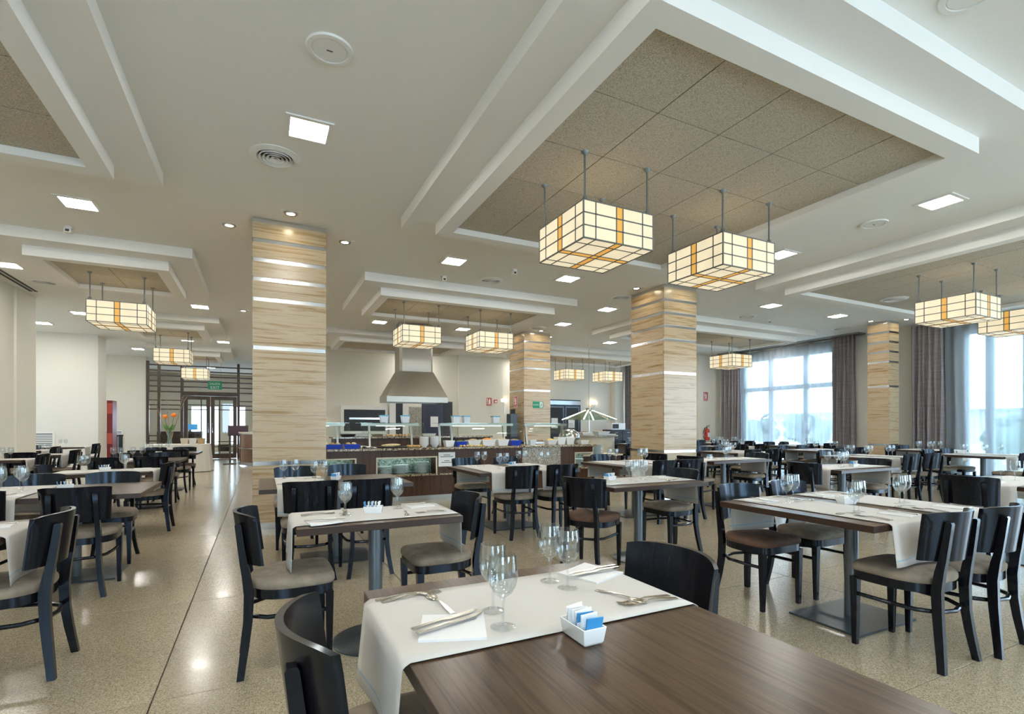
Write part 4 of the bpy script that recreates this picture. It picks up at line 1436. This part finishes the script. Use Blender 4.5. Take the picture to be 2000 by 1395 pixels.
big_bowl(5.93, YB + 0.1, 0.1, 0.08, 0.08, 'low white dish at the corner of the worktop', None)
big_bowl(4.75, YB + 0.12, 0.07, 0.06, 0.1, 'clear tub with blue rim on the counter front', None, mat='tub_white')
t = thing('chafing_dish', 'polished steel domed chafing dish at the end of the buffet', 'serving dish', (5.85, YB + 0.5, ZT))
MB().lathe([(0, 0.02), (0.2, 0.02), (0.21, 0.10), (0.235, 0.11), (0.235, 0.13), (0, 0.13)], 28).build('pan', 'steel', t)
MB().lathe([(0.225, 0.13), (0.22, 0.18), (0.19, 0.24), (0.12, 0.29), (0.03, 0.31), (0, 0.31)], 28).build('dome', 'steel_strip', t)
MB().tube([(-0.05, 0, 0.305), (-0.05, 0, 0.33), (0.05, 0, 0.33), (0.05, 0, 0.305)], 0.008, 8).build('handle', 'steel_dark', t)
for k in range(4):
    MB().cyl(0.16 * math.cos(k * PI / 2 + 0.7), 0.16 * math.sin(k * PI / 2 + 0.7), 0, 0.03, 0.015, 8).build('foot', 'steel_dark', t)
# tubs with blue lids on the raised tier and behind
for k, x in enumerate((1.94, 2.32, 3.28, 3.49, 4.10)):
    wz = 'over the black bread tray' if k < 2 else 'over the salad bowls'
    t = thing('food_tub', 'white tub with a blue lid on the glass guard ' + wz, 'tub', (x, YB + 0.43, 1.3455), 0, 'blue lidded tubs on the glass guard ' + wz)
    MB().loft([[(-a, -a, q), (a, -a, q), (a, a, q), (-a, a, q)] for q, a in ((0, 0.055), (0.115, 0.068))]).build('tub', 'tub_white', t, smooth=False)
    MB().cbox(0, 0, 0.115, 0.135, 0.146, 0.146).build('lid', 'blue_lid', t, smooth=False)
for k, (x, y, rx) in enumerate(((1.45, 9.85, 0.12), (1.98, 9.82, 0.1), (3.0, 9.82, 0.12))):
    tag(MB().lathe([(0, 0), (rx, 0), (rx * 1.2, 0.05), (rx * 1.15, 0.05), (rx * 0.9, 0.012), (0, 0.012)], 20).build('serving_dish', ('black', 'steel', 'ceramic')[k], None, (x, y, 1.0855)), ('black round dish on the raised tier above the blue trays', 'steel round dish on the raised serving tier', 'white round dish on the raised serving tier', 'black round dish beside the white one on the raised tier')[k], 'dish')
for k in range(6):
    food('croissant', 'golden croissant on the raised serving tier', 2.16 + 0.085 * k, 9.76 + 0.03 * (k % 2), 1.0855, 0.036, 0.03, 0.025, 'pastry', 'pastry', 'croissants on the raised tier')

# cooking station behind with hood
t = thing('cooking_station', 'stainless cooking island under the steel hood', 'counter', (2.5, 12.6, 0))
MB().box(0, 2.1, 0, 0.9, 0, 0.9).build('carcass', 'steel', t, smooth=False)
MB().box(-0.03, 2.13, -0.03, 0.93, 0.9, 0.94).build('hob_top', 'steel_dark', t, smooth=False)
for k in range(3):
    MB().cyl(0.4 + 0.65 * k, 0.45, 0.94, 0.97, 0.2, 20).build('hot_plate', 'black', t)
t = thing('range_hood', 'large brushed stainless steel extractor hood', 'hood', (3.52, 12.86, 0))
A = [(-0.78, -0.42), (0.78, -0.42), (0.78, 0.42), (-0.78, 0.42)]
Bq = [(-0.43, -0.3), (0.43, -0.3), (0.43, 0.3), (-0.43, 0.3)]
MB().loft([[(x, y, 2.02) for x, y in A], [(x, y, 2.66) for x, y in Bq]], caps=False).build('canopy', 'steel', t, smooth=False)
MB().loft([[(x, y, 1.88) for x, y in A], [(x, y, 2.02) for x, y in A], [(x * 0.97, y * 0.95, 2.02) for x, y in A], [(x * 0.97, y * 0.95, 1.88) for x, y in A]], caps=False).build('rim', 'steel', t, smooth=False)
MB().box(-0.75, 0.75, -0.40, 0.40, 1.95, 1.96).build('filter', 'steel_dark', t, smooth=False)
ncol = 12
sec = []
for z in (2.66, CZ):
    s = []
    for x, y in ((-0.43, -0.24), (-0.37, -0.3), (0.37, -0.3), (0.43, -0.24), (0.43, 0.24), (0.37, 0.3), (-0.37, 0.3), (-0.43, 0.24)):
        s.append((x, y, z))
    sec.append(s)
MB().loft(sec).build('duct', 'steel', t, smooth=False)
# back wall equipment
t = thing('oven', 'built in oven with pale frame at the kitchen wall', 'oven', (3.05, 17.1, 0))
MB().box(-0.75, 0.75, 0, 0.38, 0, 1.05).build('cabinet', 'steel', t, smooth=False)
MB().box(-0.75, 0.75, 0, 0.38, 1.05, 1.95).build('housing', 'white_trim', t, smooth=False)
MB().box(-0.66, 0.66, -0.01, 0.02, 1.12, 1.82).build('front_glass', 'black', t, smooth=False)
MB().box(-0.5, 0.5, -0.04, -0.01, 1.5, 1.56).build('shelf', 'steel_strip', t, smooth=False)
t = thing('coffee_machine', 'white coffee machine with dark centre under the hood', 'machine', (4.15, 16.95, 0))
MB().box(-0.35, 0.35, 0, 0.42, 0, 0.95).build('stand', 'steel', t, smooth=False)
MB().box(-0.32, -0.12, 0, 0.4, 0.95, 2.05).build('side_panel', 'white_trim', t, smooth=False)
MB().box(0.12, 0.32, 0, 0.4, 0.95, 2.05).build('side_panel', 'white_trim', t, smooth=False)
MB().box(-0.12, 0.12, 0.06, 0.4, 0.95, 2.05).build('centre', 'black', t, smooth=False)
t = thing('splash_panel', 'speckled granite splashback panel between coffee machine and dark doorway', 'panel', (4.78, 17.46, 0.95))
MB().box(-0.28, 0.28, 0, 0.035, 0, 1.0).build('slab', 'granite_grey', t, smooth=False)
d1 = struct(link('door_1', None, None, (5.6, 17.5, 0)), 'dark blue swing door to the kitchen')
MB().box(-0.52, 0.6, -0.06, -0.002, 0, 2.16).build('leaf', 'dark_blue_door', d1, smooth=False)
MB().box(0.25, 0.6, -0.07, -0.06, 0.02, 2.12).build('open_gap', 'black', d1, smooth=False)
MB().box(-0.22, 0.06, -0.066, -0.061, 1.25, 1.62).build('paper', 'paper', d1, smooth=False)
d2 = struct(link('door_2', None, None, (11.0, 17.5, 0)), 'dark automatic double door with steel header')
MB().box(-0.85, 0.75, -0.05, -0.002, 0, 2.34).build('frame', 'dark_blue_door', d2, smooth=False)
MB().box(-0.85, 0.72, -0.09, -0.05, 2.14, 2.3).build('header', 'steel_strip', d2, smooth=False)
for a, b in ((-0.8, -0.06), (0.0, 0.68)):
    MB().box(a, b, -0.058, -0.05, 0.05, 2.08).build('leaf', 'black', d2, smooth=False)
    MB().box(a, a + 0.05, -0.07, -0.058, 0.05, 2.08).box(b - 0.05, b, -0.07, -0.058, 0.05, 2.08).box(a + 0.05, b - 0.05, -0.07, -0.058, 2.02, 2.08).build('leaf_frame', 'pole_grey', d2, smooth=False)
    MB().box(a + 0.15, a + 0.45, -0.064, -0.06, 1.2, 1.6).build('paper', 'paper', d2, smooth=False)
# sconces
for x, y, lb in ((12.4, 17.5, 'lit twin wall sconce beside the dark double door'), (8.25, 17.5, 'lit twin wall sconce half hidden by the signed column')):
    t = thing('wall_sconce', lb, 'wall lamp', (x, y, 2.25))
    MB().cyl(0, -0.06, -0.5, -0.06, 0.055, 12, 0.075).build('bracket', 'white_trim', t)
    for s in (-1, 1):
        MB().blob(s * 0.09, -0.1, 0, 0.05, 0.05, 0.06, 12, 8).build('bulb', 'sconce_on', t)
        MB().tube([(0, -0.06, -0.08), (s * 0.09, -0.1, -0.055)], 0.012, 6).build('arm', 'steel', t)
# parasol shaped glass hood with its round station
t = thing('glass_parasol', 'umbrella shaped glass hood with lit ribs hanging on a cord', 'lamp', (8.78, 12.6, 0))
n = 8
for k in range(n):
    a = 2 * PI * k / n
    MB().bar((0.08 * math.cos(a), 0.08 * math.sin(a), 1.76), (0.82 * math.cos(a), 0.82 * math.sin(a), 1.48), 0.03, 0.015).build('rib', 'strip_on' if k % 2 else 'steel_strip', t, smooth=False)
    a2 = 2 * PI * (k + 1) / n
    MB().sheet([[(0.1 * math.cos(a), 0.1 * math.sin(a), 1.76), (0.85 * math.cos(a), 0.85 * math.sin(a), 1.475)], [(0.1 * math.cos(a2), 0.1 * math.sin(a2), 1.76), (0.85 * math.cos(a2), 0.85 * math.sin(a2), 1.475)]], 0.006).build('glass_panel', 'pane_green', t, smooth=False)
MB().cyl(0, 0, 1.72, 1.82, 0.1, 16).build('hub', 'steel', t)
MB().cyl(0, 0, 1.82, CZ, 0.008, 8).build('cord', 'steel_dark', t)
MB().cyl(0.0, 0.0, 1.03, 1.72, 0.025, 12).build('pole', 'steel_strip', t)
t = thing('fruit_station', 'round pale serving station under the glass parasol hood', 'counter', (8.78, 12.6, 0))
MB().cyl(0, 0, 0, 0.98, 0.75, 28).build('drum', 'trim_cream', t)
MB().cyl(0, 0, 0.98, 1.02, 0.85, 28).build('worktop', 'granite_grey', t)
big_bowl(8.9, 12.15, 0.22, 0.16, 0.11, 'grey square bowl of oranges on the round station', None, 1.021, 'tub_white')
for k in range(7):
    tag(MB().blob(0, 0, 0.04, 0.04, 0.04, 0.04, 12, 8).build('orange_fruit', 'orange' if k % 3 else 'yellow_fruit', None, (8.76 + 0.085 * (k % 4), 12.1 + 0.1 * (k // 4), 1.06)), 'orange or yellow fruit in the grey bowl', 'fruit', 'fruit in the grey bowl')
big_bowl(8.4, 12.25, 0.18, 0.14, 0.09, 'white bowl of red berries on the round station', 'burgundy', 1.021)
tray('serving_tray', 'long white tray on the round station', 9.3, 12.35, 0.2, 0.14, 0.03, 'ceramic', 1.021)
t = thing('side_cabinet', 'dark cabinet with drawers holding the microwave', 'cabinet', (12.9, 16.2, 0))
MB().box(-0.6, 0.6, 0, 0.5, 0, 1.14).build('carcass', 'dark_blue_door', t, smooth=False)
for k in range(2):
    for z in (0.7, 0.92):
        d = MB().box(-0.58 + 0.59 * k, -0.02 + 0.59 * k, -0.015, 0, z, z + 0.2).build('drawer', 'black', t, smooth=False)
        MB().box(-0.36 + 0.59 * k, -0.24 + 0.59 * k, -0.03, -0.015, z + 0.1, z + 0.115).build('handle', 'steel', d, smooth=False)
t = thing('microwave', 'white microwave oven on the dark cabinet', 'microwave', (12.75, 16.25, 1.1405))
MB().box(-0.33, 0.33, 0, 0.38, 0, 0.26).build('body', 'white', t, smooth=False)
MB().box(-0.3, 0.0, -0.012, 0, 0.04, 0.22).build('door', 'black', t, smooth=False)
MB().box(0.06, 0.3, -0.006, 0, 0.03, 0.23).build('control_panel', 'white_trim', t, smooth=False)
# plates and crockery stand right of the counter
t = thing('crockery_stand', 'low steel stand at the open end of the buffet', 'stand', (6.75, 9.3, 0))
MB().box(-0.5, 0.6, 0, 0.55, 0, 0.62).build('carcass', 'buffet_wood', t, smooth=False)
MB().box(-0.54, 0.64, -0.04, 0.59, 0.62, 0.65).build('top', 'trim_cream', t, smooth=False)
for x, n in ((6.55, 9), (6.85, 11)):
    for k in range(n):
        tag(link('plate', MPL, None, (x, 9.5, 0.651 + k * 0.0195)), 'pale plate in a stack on the low stand at the buffet end', 'plate', 'plates on the low stand')
t = thing('thermos_tower', 'dark grey drinks dispenser against the signed column', 'dispenser', (6.2, 12.4, 0))
MB().box(-0.15, 0.12, 0, 0.35, 0, 1.0).build('stand', 'black', t, smooth=False)
MB().box(-0.1, 0.1, 0.04, 0.3, 1.0, 1.62).build('tower', 'gunmetal', t, smooth=False)
MB().cyl(0.02, 0.16, 1.62, 1.75, 0.07, 12).build('cap', 'black', t)


# ------------------------------------------------------------------ signs
def lettering(txt, size, mat, parent, loc, rot):
    cu = bpy.data.curves.new('lettering', 'FONT')
    cu.body = txt
    cu.size = size
    cu.align_x = 'CENTER'
    cu.extrude = 0.0004
    o = bpy.data.objects.new('lettering_src', cu)
    COL.objects.link(o)
    dg = bpy.context.evaluated_depsgraph_get()
    me = bpy.data.meshes.new_from_object(o.evaluated_get(dg))
    bpy.data.objects.remove(o)
    me.materials.clear()
    me.materials.append(MATS[mat])
    p = link('lettering', me, parent, loc)
    p.rotation_euler = rot
    return p


def runner_figure(parent, x, y, z, s, mat='white'):
    m = MB()
    m.blob(x + 0.1 * s, y, z + 0.78 * s, 0.1 * s, 0.002, 0.1 * s, 10, 6)
    for p, q, wd in (((0.02, 0.62), (-0.08, 0.34), 0.13), ((-0.08, 0.34), (0.1, 0.2), 0.09), ((0.1, 0.2), (0.05, 0.0), 0.08), ((-0.08, 0.34), (-0.22, 0.12), 0.09), ((-0.22, 0.12), (-0.4, 0.1), 0.08), ((0.02, 0.6), (0.24, 0.48), 0.07), ((0.02, 0.6), (-0.2, 0.52), 0.07)):
        m.bar((x + p[0] * s, y, z + p[1] * s), (x + q[0] * s, y, z + q[1] * s), 0.002, wd * s, (0, 0, 1))
    return m.build('pictogram', mat, parent, smooth=False)


FR = (R(90), 0, 0)
t = thing('exit_sign', 'green emergency exit sign on the travertine column', 'sign', (6.84, 12.245, 1.78))
MB().box(-0.16, 0.17, -0.006, 0, 0, 0.18).build('plate', 'sign_green', t, smooth=False)
lettering('SALIDA', 0.055, 'white', t, (-0.07, -0.0075, 0.07), FR)
MB().box(0.05, 0.15, -0.0085, -0.0065, 0.015, 0.165).build('doorway', 'white', t, smooth=False)
runner_figure(t, 0.1, -0.0105, 0.03, 0.12, 'sign_green')
t = thing('exit_sign', 'green exit sign hanging in the wooden lattice screen', 'sign', (-1.62, 22.86, 2.7))
MB().box(-0.24, 0.24, -0.01, 0.01, 0, 0.33).build('plate', 'sign_green', t, smooth=False)
lettering('SALIDA', 0.11, 'white', t, (0, -0.012, 0.19), FR)
lettering('EXIT', 0.15, 'white', t, (0, -0.012, 0.03), FR)
MB().cyl(-0.2, 0, 0.33, CZ - 2.7, 0.004, 6).build('wire', 'steel_dark', t)
MB().cyl(0.2, 0, 0.33, CZ - 2.7, 0.004, 6).build('wire', 'steel_dark', t)


def fire_sign(x, y, z, label, face='Y'):
    t = thing('fire_sign', label, 'sign', (x, y, z), 0 if face == 'Y' else R(-90))
    MB().box(-0.12, 0.12, -0.006, 0, 0, 0.33).build('plate', 'white', t, smooth=False)
    MB().box(-0.11, 0.11, -0.0075, -0.006, 0.05, 0.32).build('red_field', 'sign_red', t, smooth=False)
    MB().box(-0.02, 0.05, -0.009, -0.0075, 0.08, 0.24).box(0.0, 0.03, -0.009, -0.0075, 0.24, 0.28).box(-0.085, -0.055, -0.009, -0.0075, 0.16, 0.29).box(-0.085, -0.05, -0.009, -0.0075, 0.09, 0.13).build('pictogram', 'white', t, smooth=False)
    MB().box(-0.11, 0.11, -0.0075, -0.006, 0.012, 0.04).build('caption_bar', 'sign_red', t, smooth=False)
    return t


fire_sign(14.32, 13.298, 2.18, 'red and white fire extinguisher sign above the extinguisher')
fire_sign(7.62, 17.378, 2.02, 'red and white fire hose sign on the wall left of the signed column')
fire_sign(6.408, 12.75, 1.8, 'red and white fire sign on the shaded side of the signed column', 'X')
t = thing('call_point', 'small red fire alarm call point on the buffet back wall', 'alarm', (7.88, 17.378, 2.15))
MB().box(-0.06, 0.06, -0.05, 0, 0, 0.12).build('box', 'red', t, smooth=False)
MB().box(-0.04, 0.04, -0.053, -0.05, 0.02, 0.08).build('glass', 'white', t, smooth=False)
t = thing('fire_extinguisher', 'red fire extinguisher with black hose hung on the wall', 'extinguisher', (14.3, 13.2, 0.77))
MB().lathe([(0, 0), (0.075, 0), (0.08, 0.02), (0.08, 0.34), (0.06, 0.40), (0.03, 0.43), (0, 0.43)], 20).build('cylinder', 'red', t)
MB().cyl(0, 0, 0.43, 0.49, 0.02, 10).build('valve', 'steel_dark', t)
MB().bar((-0.04, 0, 0.5), (0.12, 0, 0.54), 0.03, 0.015).bar((-0.04, 0, 0.48), (0.1, 0, 0.48), 0.03, 0.012).build('lever', 'black', t, smooth=False)
MB().tube([(-0.02, 0, 0.46), (-0.12, 0, 0.44), (-0.19, 0, 0.3), (-0.18, 0, 0.12), (-0.1, 0, 0.02)], 0.014, 8).build('hose', 'black', t)
MB().box(-0.05, 0.05, -0.0815, -0.07, 0.12, 0.28).build('label_plate', 'white', t, smooth=False)
MB().box(-0.03, 0.03, 0.075, 0.1, 0.2, 0.3).build('bracket', 'steel_dark', t, smooth=False)

# ------------------------------------------------------------------ entrance screen
t = thing('lattice_screen', 'dark wooden lattice screen with horizontal slats around the entrance', 'screen', (0, 23.0, 0))
XP = [(-3.8, 3.72), (-3.45, 3.7), (-2.72, 3.6), (-0.82, 3.75), (0.3, 3.75)]
for x, zt in XP:
    MB().box(x - 0.045, x + 0.045, -0.06, 0.06, 0, zt).build('post', 'screen_wood', t, smooth=False)
for k in range(6):
    z = 3.56 - k * 0.2
    for (a, za), (b, zb) in zip(XP[:-1], XP[1:]):
        MB().box(a + 0.045, b - 0.045, -0.02, 0.02, z, z + 0.05).build('slat', 'screen_wood', t, smooth=False)
for z in (2.24, 2.06, 1.9, 0.9, 0.7, 0.4):
    for (a, b) in ((-3.8, -3.45), (-3.45, -2.72), (-0.82, 0.3)):
        MB().box(a + 0.045, b - 0.045, -0.02, 0.02, z, z + 0.04).build('slat', 'screen_wood', t, smooth=False)
MB().box(-2.675, -0.865, -0.07, 0.07, 2.45, 2.58).build('lintel', 'screen_wood', t, smooth=False)
for k, (x0, x1) in enumerate(((-2.66, -1.79), (-1.77, -0.88))):
    d = struct(link('door_%d' % (k + 3), None, None, (x0, 23.0, 0)), 'glazed dark wood entrance door leaf')
    W_ = x1 - x0
    MB().box(0, 0.13, -0.03, 0.03, 0.01, 2.44).box(W_ - 0.13, W_, -0.03, 0.03, 0.01, 2.44).box(0.13, W_ - 0.13, -0.03, 0.03, 0.01, 0.2).box(0.13, W_ - 0.13, -0.03, 0.03, 2.3, 2.44).build('stile_frame', 'screen_wood', d, smooth=False)
    xm = W_ - 0.3 if k == 0 else 0.3
    MB().box(xm - 0.02, xm + 0.02, -0.02, 0.02, 0.2, 2.3).build('muntin', 'screen_wood', d, smooth=False)
    for z in (0.45, 0.65, 1.9, 2.08):
        MB().box(0.13, W_ - 0.13, -0.018, 0.018, z, z + 0.035).build('muntin', 'screen_wood', d, smooth=False)
    MB().box(0.13, W_ - 0.13, -0.004, 0.004, 0.2, 2.3).build('pane', 'pane', d, smooth=False)
    hx = W_ - 0.06 if k == 0 else 0.06
    MB().tube([(hx, -0.03, 1.0), (hx, -0.08, 1.02), (hx, -0.08, 1.4), (hx, -0.03, 1.42)], 0.012, 8).build('door_handle', 'steel_strip', d)
# reception desk
t = thing('reception_desk', 'curved veneered reception desk with steel bands', 'desk', (0.35, 18.9, 0))
MB().lathe([(1.0, 0.12), (1.0, 1.02)], 28, 0, 0, PI * 0.95, PI * 1.6).build('curved_front', 'desk_veneer', t)
for z0, z1 in ((0.03, 0.12), (0.55, 0.575), (1.02, 1.06)):
    MB().lathe([(0.98, z0), (1.02, z0), (1.02, z1), (0.98, z1)], 28, 0, 0, PI * 0.95, PI * 1.6).build('steel_band', 'steel', t)
MB().lathe([(0.6, 1.06), (1.03, 1.06), (1.03, 1.09), (0.6, 1.09)], 28, 0, 0, PI * 0.95, PI * 1.6).build('worktop', 'trim_cream', t)
t = thing('lectern', 'dark wooden menu stand beside the reception desk', 'lectern', (-0.95, 19.6, 0))
MB().box(-0.03, 0.03, -0.03, 0.03, 0, 1.2).build('post', 'screen_wood', t, smooth=False)
MB().box(-0.05, 0.55, -0.2, 0.2, 0.95, 1.3).build('box', 'lectern_wood', t, smooth=False)
MB().box(-0.2, 0.2, -0.2, 0.2, 0, 0.03).build('base', 'screen_wood', t, smooth=False)
# flower table
t = thing('clothed_table', 'buffet table under a floor length cream cloth near the entrance', 'table', (-2.1, 17.0, 0))
g = []
for i in range(49):
    a = 2 * PI * i / 48
    ex, ey = 0.78 * math.copysign(abs(math.cos(a)) ** 0.35, math.cos(a)), 0.45 * math.copysign(abs(math.sin(a)) ** 0.35, math.sin(a))
    row = []
    for k in range(5):
        s = k / 4
        f = 1 + s * (0.06 + 0.03 * math.sin(a * 12))
        row.append((ex * f, ey * f, 0.77 - 0.755 * s))
    g.append(row)
MB().sheet(g, 0.003, (0, 0, 0.3)).build('cloth_skirt', 'cloth_white', t, angle=80)
sec = [[(0.78 * math.copysign(abs(math.cos(2 * PI * i / 48)) ** 0.35, math.cos(2 * PI * i / 48)), 0.45 * math.copysign(abs(math.sin(2 * PI * i / 48)) ** 0.35, math.sin(2 * PI * i / 48)), z) for i in range(48)] for z in (0.755, 0.775)]
MB().loft(sec).build('clothed_top', 'cloth_white', t)
for sx in (-0.6, 0.6):
    for sy in (-0.3, 0.3):
        MB().cyl(sx, sy, 0, 0.755, 0.025, 8).build('leg', 'pole_grey', t)
t = thing('flower_vase', 'tall glass vase with two orange tulips and bare branches', 'vase', (-2.28, 16.8, 0.776))
MB().lathe([(0, 0), (0.055, 0), (0.06, 0.01), (0.045, 0.2), (0.065, 0.45), (0.062, 0.45), (0.04, 0.2), (0.052, 0.015), (0, 0.015)], 20).build('vase', 'glass', t)
for k, (x, h) in enumerate(((-0.1, 0.72), (0.1, 0.76))):
    st = MB().tube([(0.01 * (k - 0.5), 0, 0.03), (x * 0.4, 0, 0.4), (x, 0, h)], 0.007, 6).build('stem', 'stem_green', t)
    MB().blob(x, 0, h + 0.05, 0.07, 0.07, 0.06, 10, 7).build('tulip_head', 'petal', st)
    for s in (-1, 1):
        MB().loft([[(x * 0.3 + s * q * 0.12 - wd, 0.0, 0.35 + q * 0.22), (x * 0.3 + s * q * 0.12, -0.02, 0.35 + q * 0.22), (x * 0.3 + s * q * 0.12 + wd, 0.0, 0.35 + q * 0.22), (x * 0.3 + s * q * 0.12, 0.004, 0.35 + q * 0.22)] for q, wd in ((0, 0.008), (0.4, 0.03), (0.8, 0.022), (1.0, 0.003))]).build('leaf', 'stem_green', st)
for k in range(5):
    a = -1.0 + k * 0.5
    pts = [(0, 0, 0.05)]
    x = 0
    for q in range(1, 9):
        x += 0.055 * a + random.uniform(-0.03, 0.03)
        pts.append((x, random.uniform(-0.03, 0.03), 0.05 + q * 0.16))
    MB().tube(pts, 0.006, 6).build('branch', 'branch', t)
for k, (x, y) in enumerate(((-1.95, 17.05), (-1.75, 17.05), (-1.55, 17.05))):
    t = thing('bread_basket', 'wicker basket or pale box on the clothed table near the entrance', 'basket', (x, y, 0.776), 0, 'baskets on the clothed table')
    MB().loft([[(-a, -a, q), (a, -a, q), (a, a, q), (-a, a, q)] for q, a in ((0, 0.08), (0.16, 0.1), (0.16, 0.09), (0.01, 0.07))]).build('basket', ('trim_cream', 'cloth_white', 'wicker')[k], t, smooth=False)
    MB().cbox(0, 0, 0.10, 0.13, 0.15, 0.15).build('filling', 'bread', t, smooth=False)
# wall side extras on the left
for x, y, lb in ((-5.6, 18.095, 'white louvred wall vent in the first alcove'), (-5.05, 22.995, 'white louvred wall vent near the lattice screen')):
    t = thing('wall_vent', lb, 'air vent', (x, y, 0.42))
    MB().box(-0.5, 0.5, -0.02, 0, 0, 0.04).box(-0.5, 0.5, -0.02, 0, 0.66, 0.7).box(-0.5, -0.46, -0.02, 0, 0.04, 0.66).box(0.46, 0.5, -0.02, 0, 0.04, 0.66).build('frame', 'white_trim', t, smooth=False)
    MB().box(-0.46, 0.46, -0.004, 0, 0.04, 0.66).build('back', 'pole_grey', t, smooth=False)
    for k in range(12):
        MB().box(-0.46, 0.46, -0.016, -0.006, 0.05 + k * 0.05, 0.078 + k * 0.05).build('louvre', 'white_trim', t, smooth=False)
t = thing('vending_cabinet', 'narrow burgundy display cabinet against the alcove pier', 'cabinet', (-4.05, 19.1, 0))
MB().box(-0.09, 0.05, -0.15, 0.35, 0, 2.05).build('body', 'burgundy', t, smooth=False)
for k in range(4):
    MB().box(-0.08, 0.04, -0.156, -0.15, 0.3 + k * 0.45, 0.62 + k * 0.45).build('panel', 'sign_red' if k % 2 else 'burgundy', t, smooth=False)
for k, (x, y) in enumerate(((-4.1, 19.75), (-4.12, 20.5))):
    t = thing('rope_post', 'black barrier post standing before the far wall vent', 'barrier post', (x, y, 0), 0, 'barrier posts')
    MB().cyl(0, 0, 0, 0.03, 0.15, 20).build('base', 'black', t)
    MB().cyl(0, 0, 0.03, 0.95, 0.06, 14).build('post', 'black' if k == 0 else 'gunmetal', t)
    MB().cyl(0, 0, 0.95, 1.0, 0.075, 14).build('cap', 'black', t)
t = thing('lobby_desk', 'dark lobby counter with a blue screen behind the lattice', 'desk', (-3.2, 25.5, 0))
MB().box(-0.7, 0.9, 0, 0.5, 0, 1.05).build('counter', 'screen_wood', t, smooth=False)
MB().box(0.2, 0.75, -0.02, 0.0, 1.12, 1.36).build('screen', 'screen_blue', t, smooth=False)
MB().box(0.45, 0.5, 0, 0.05, 1.05, 1.2).build('stand', 'black', t, smooth=False)
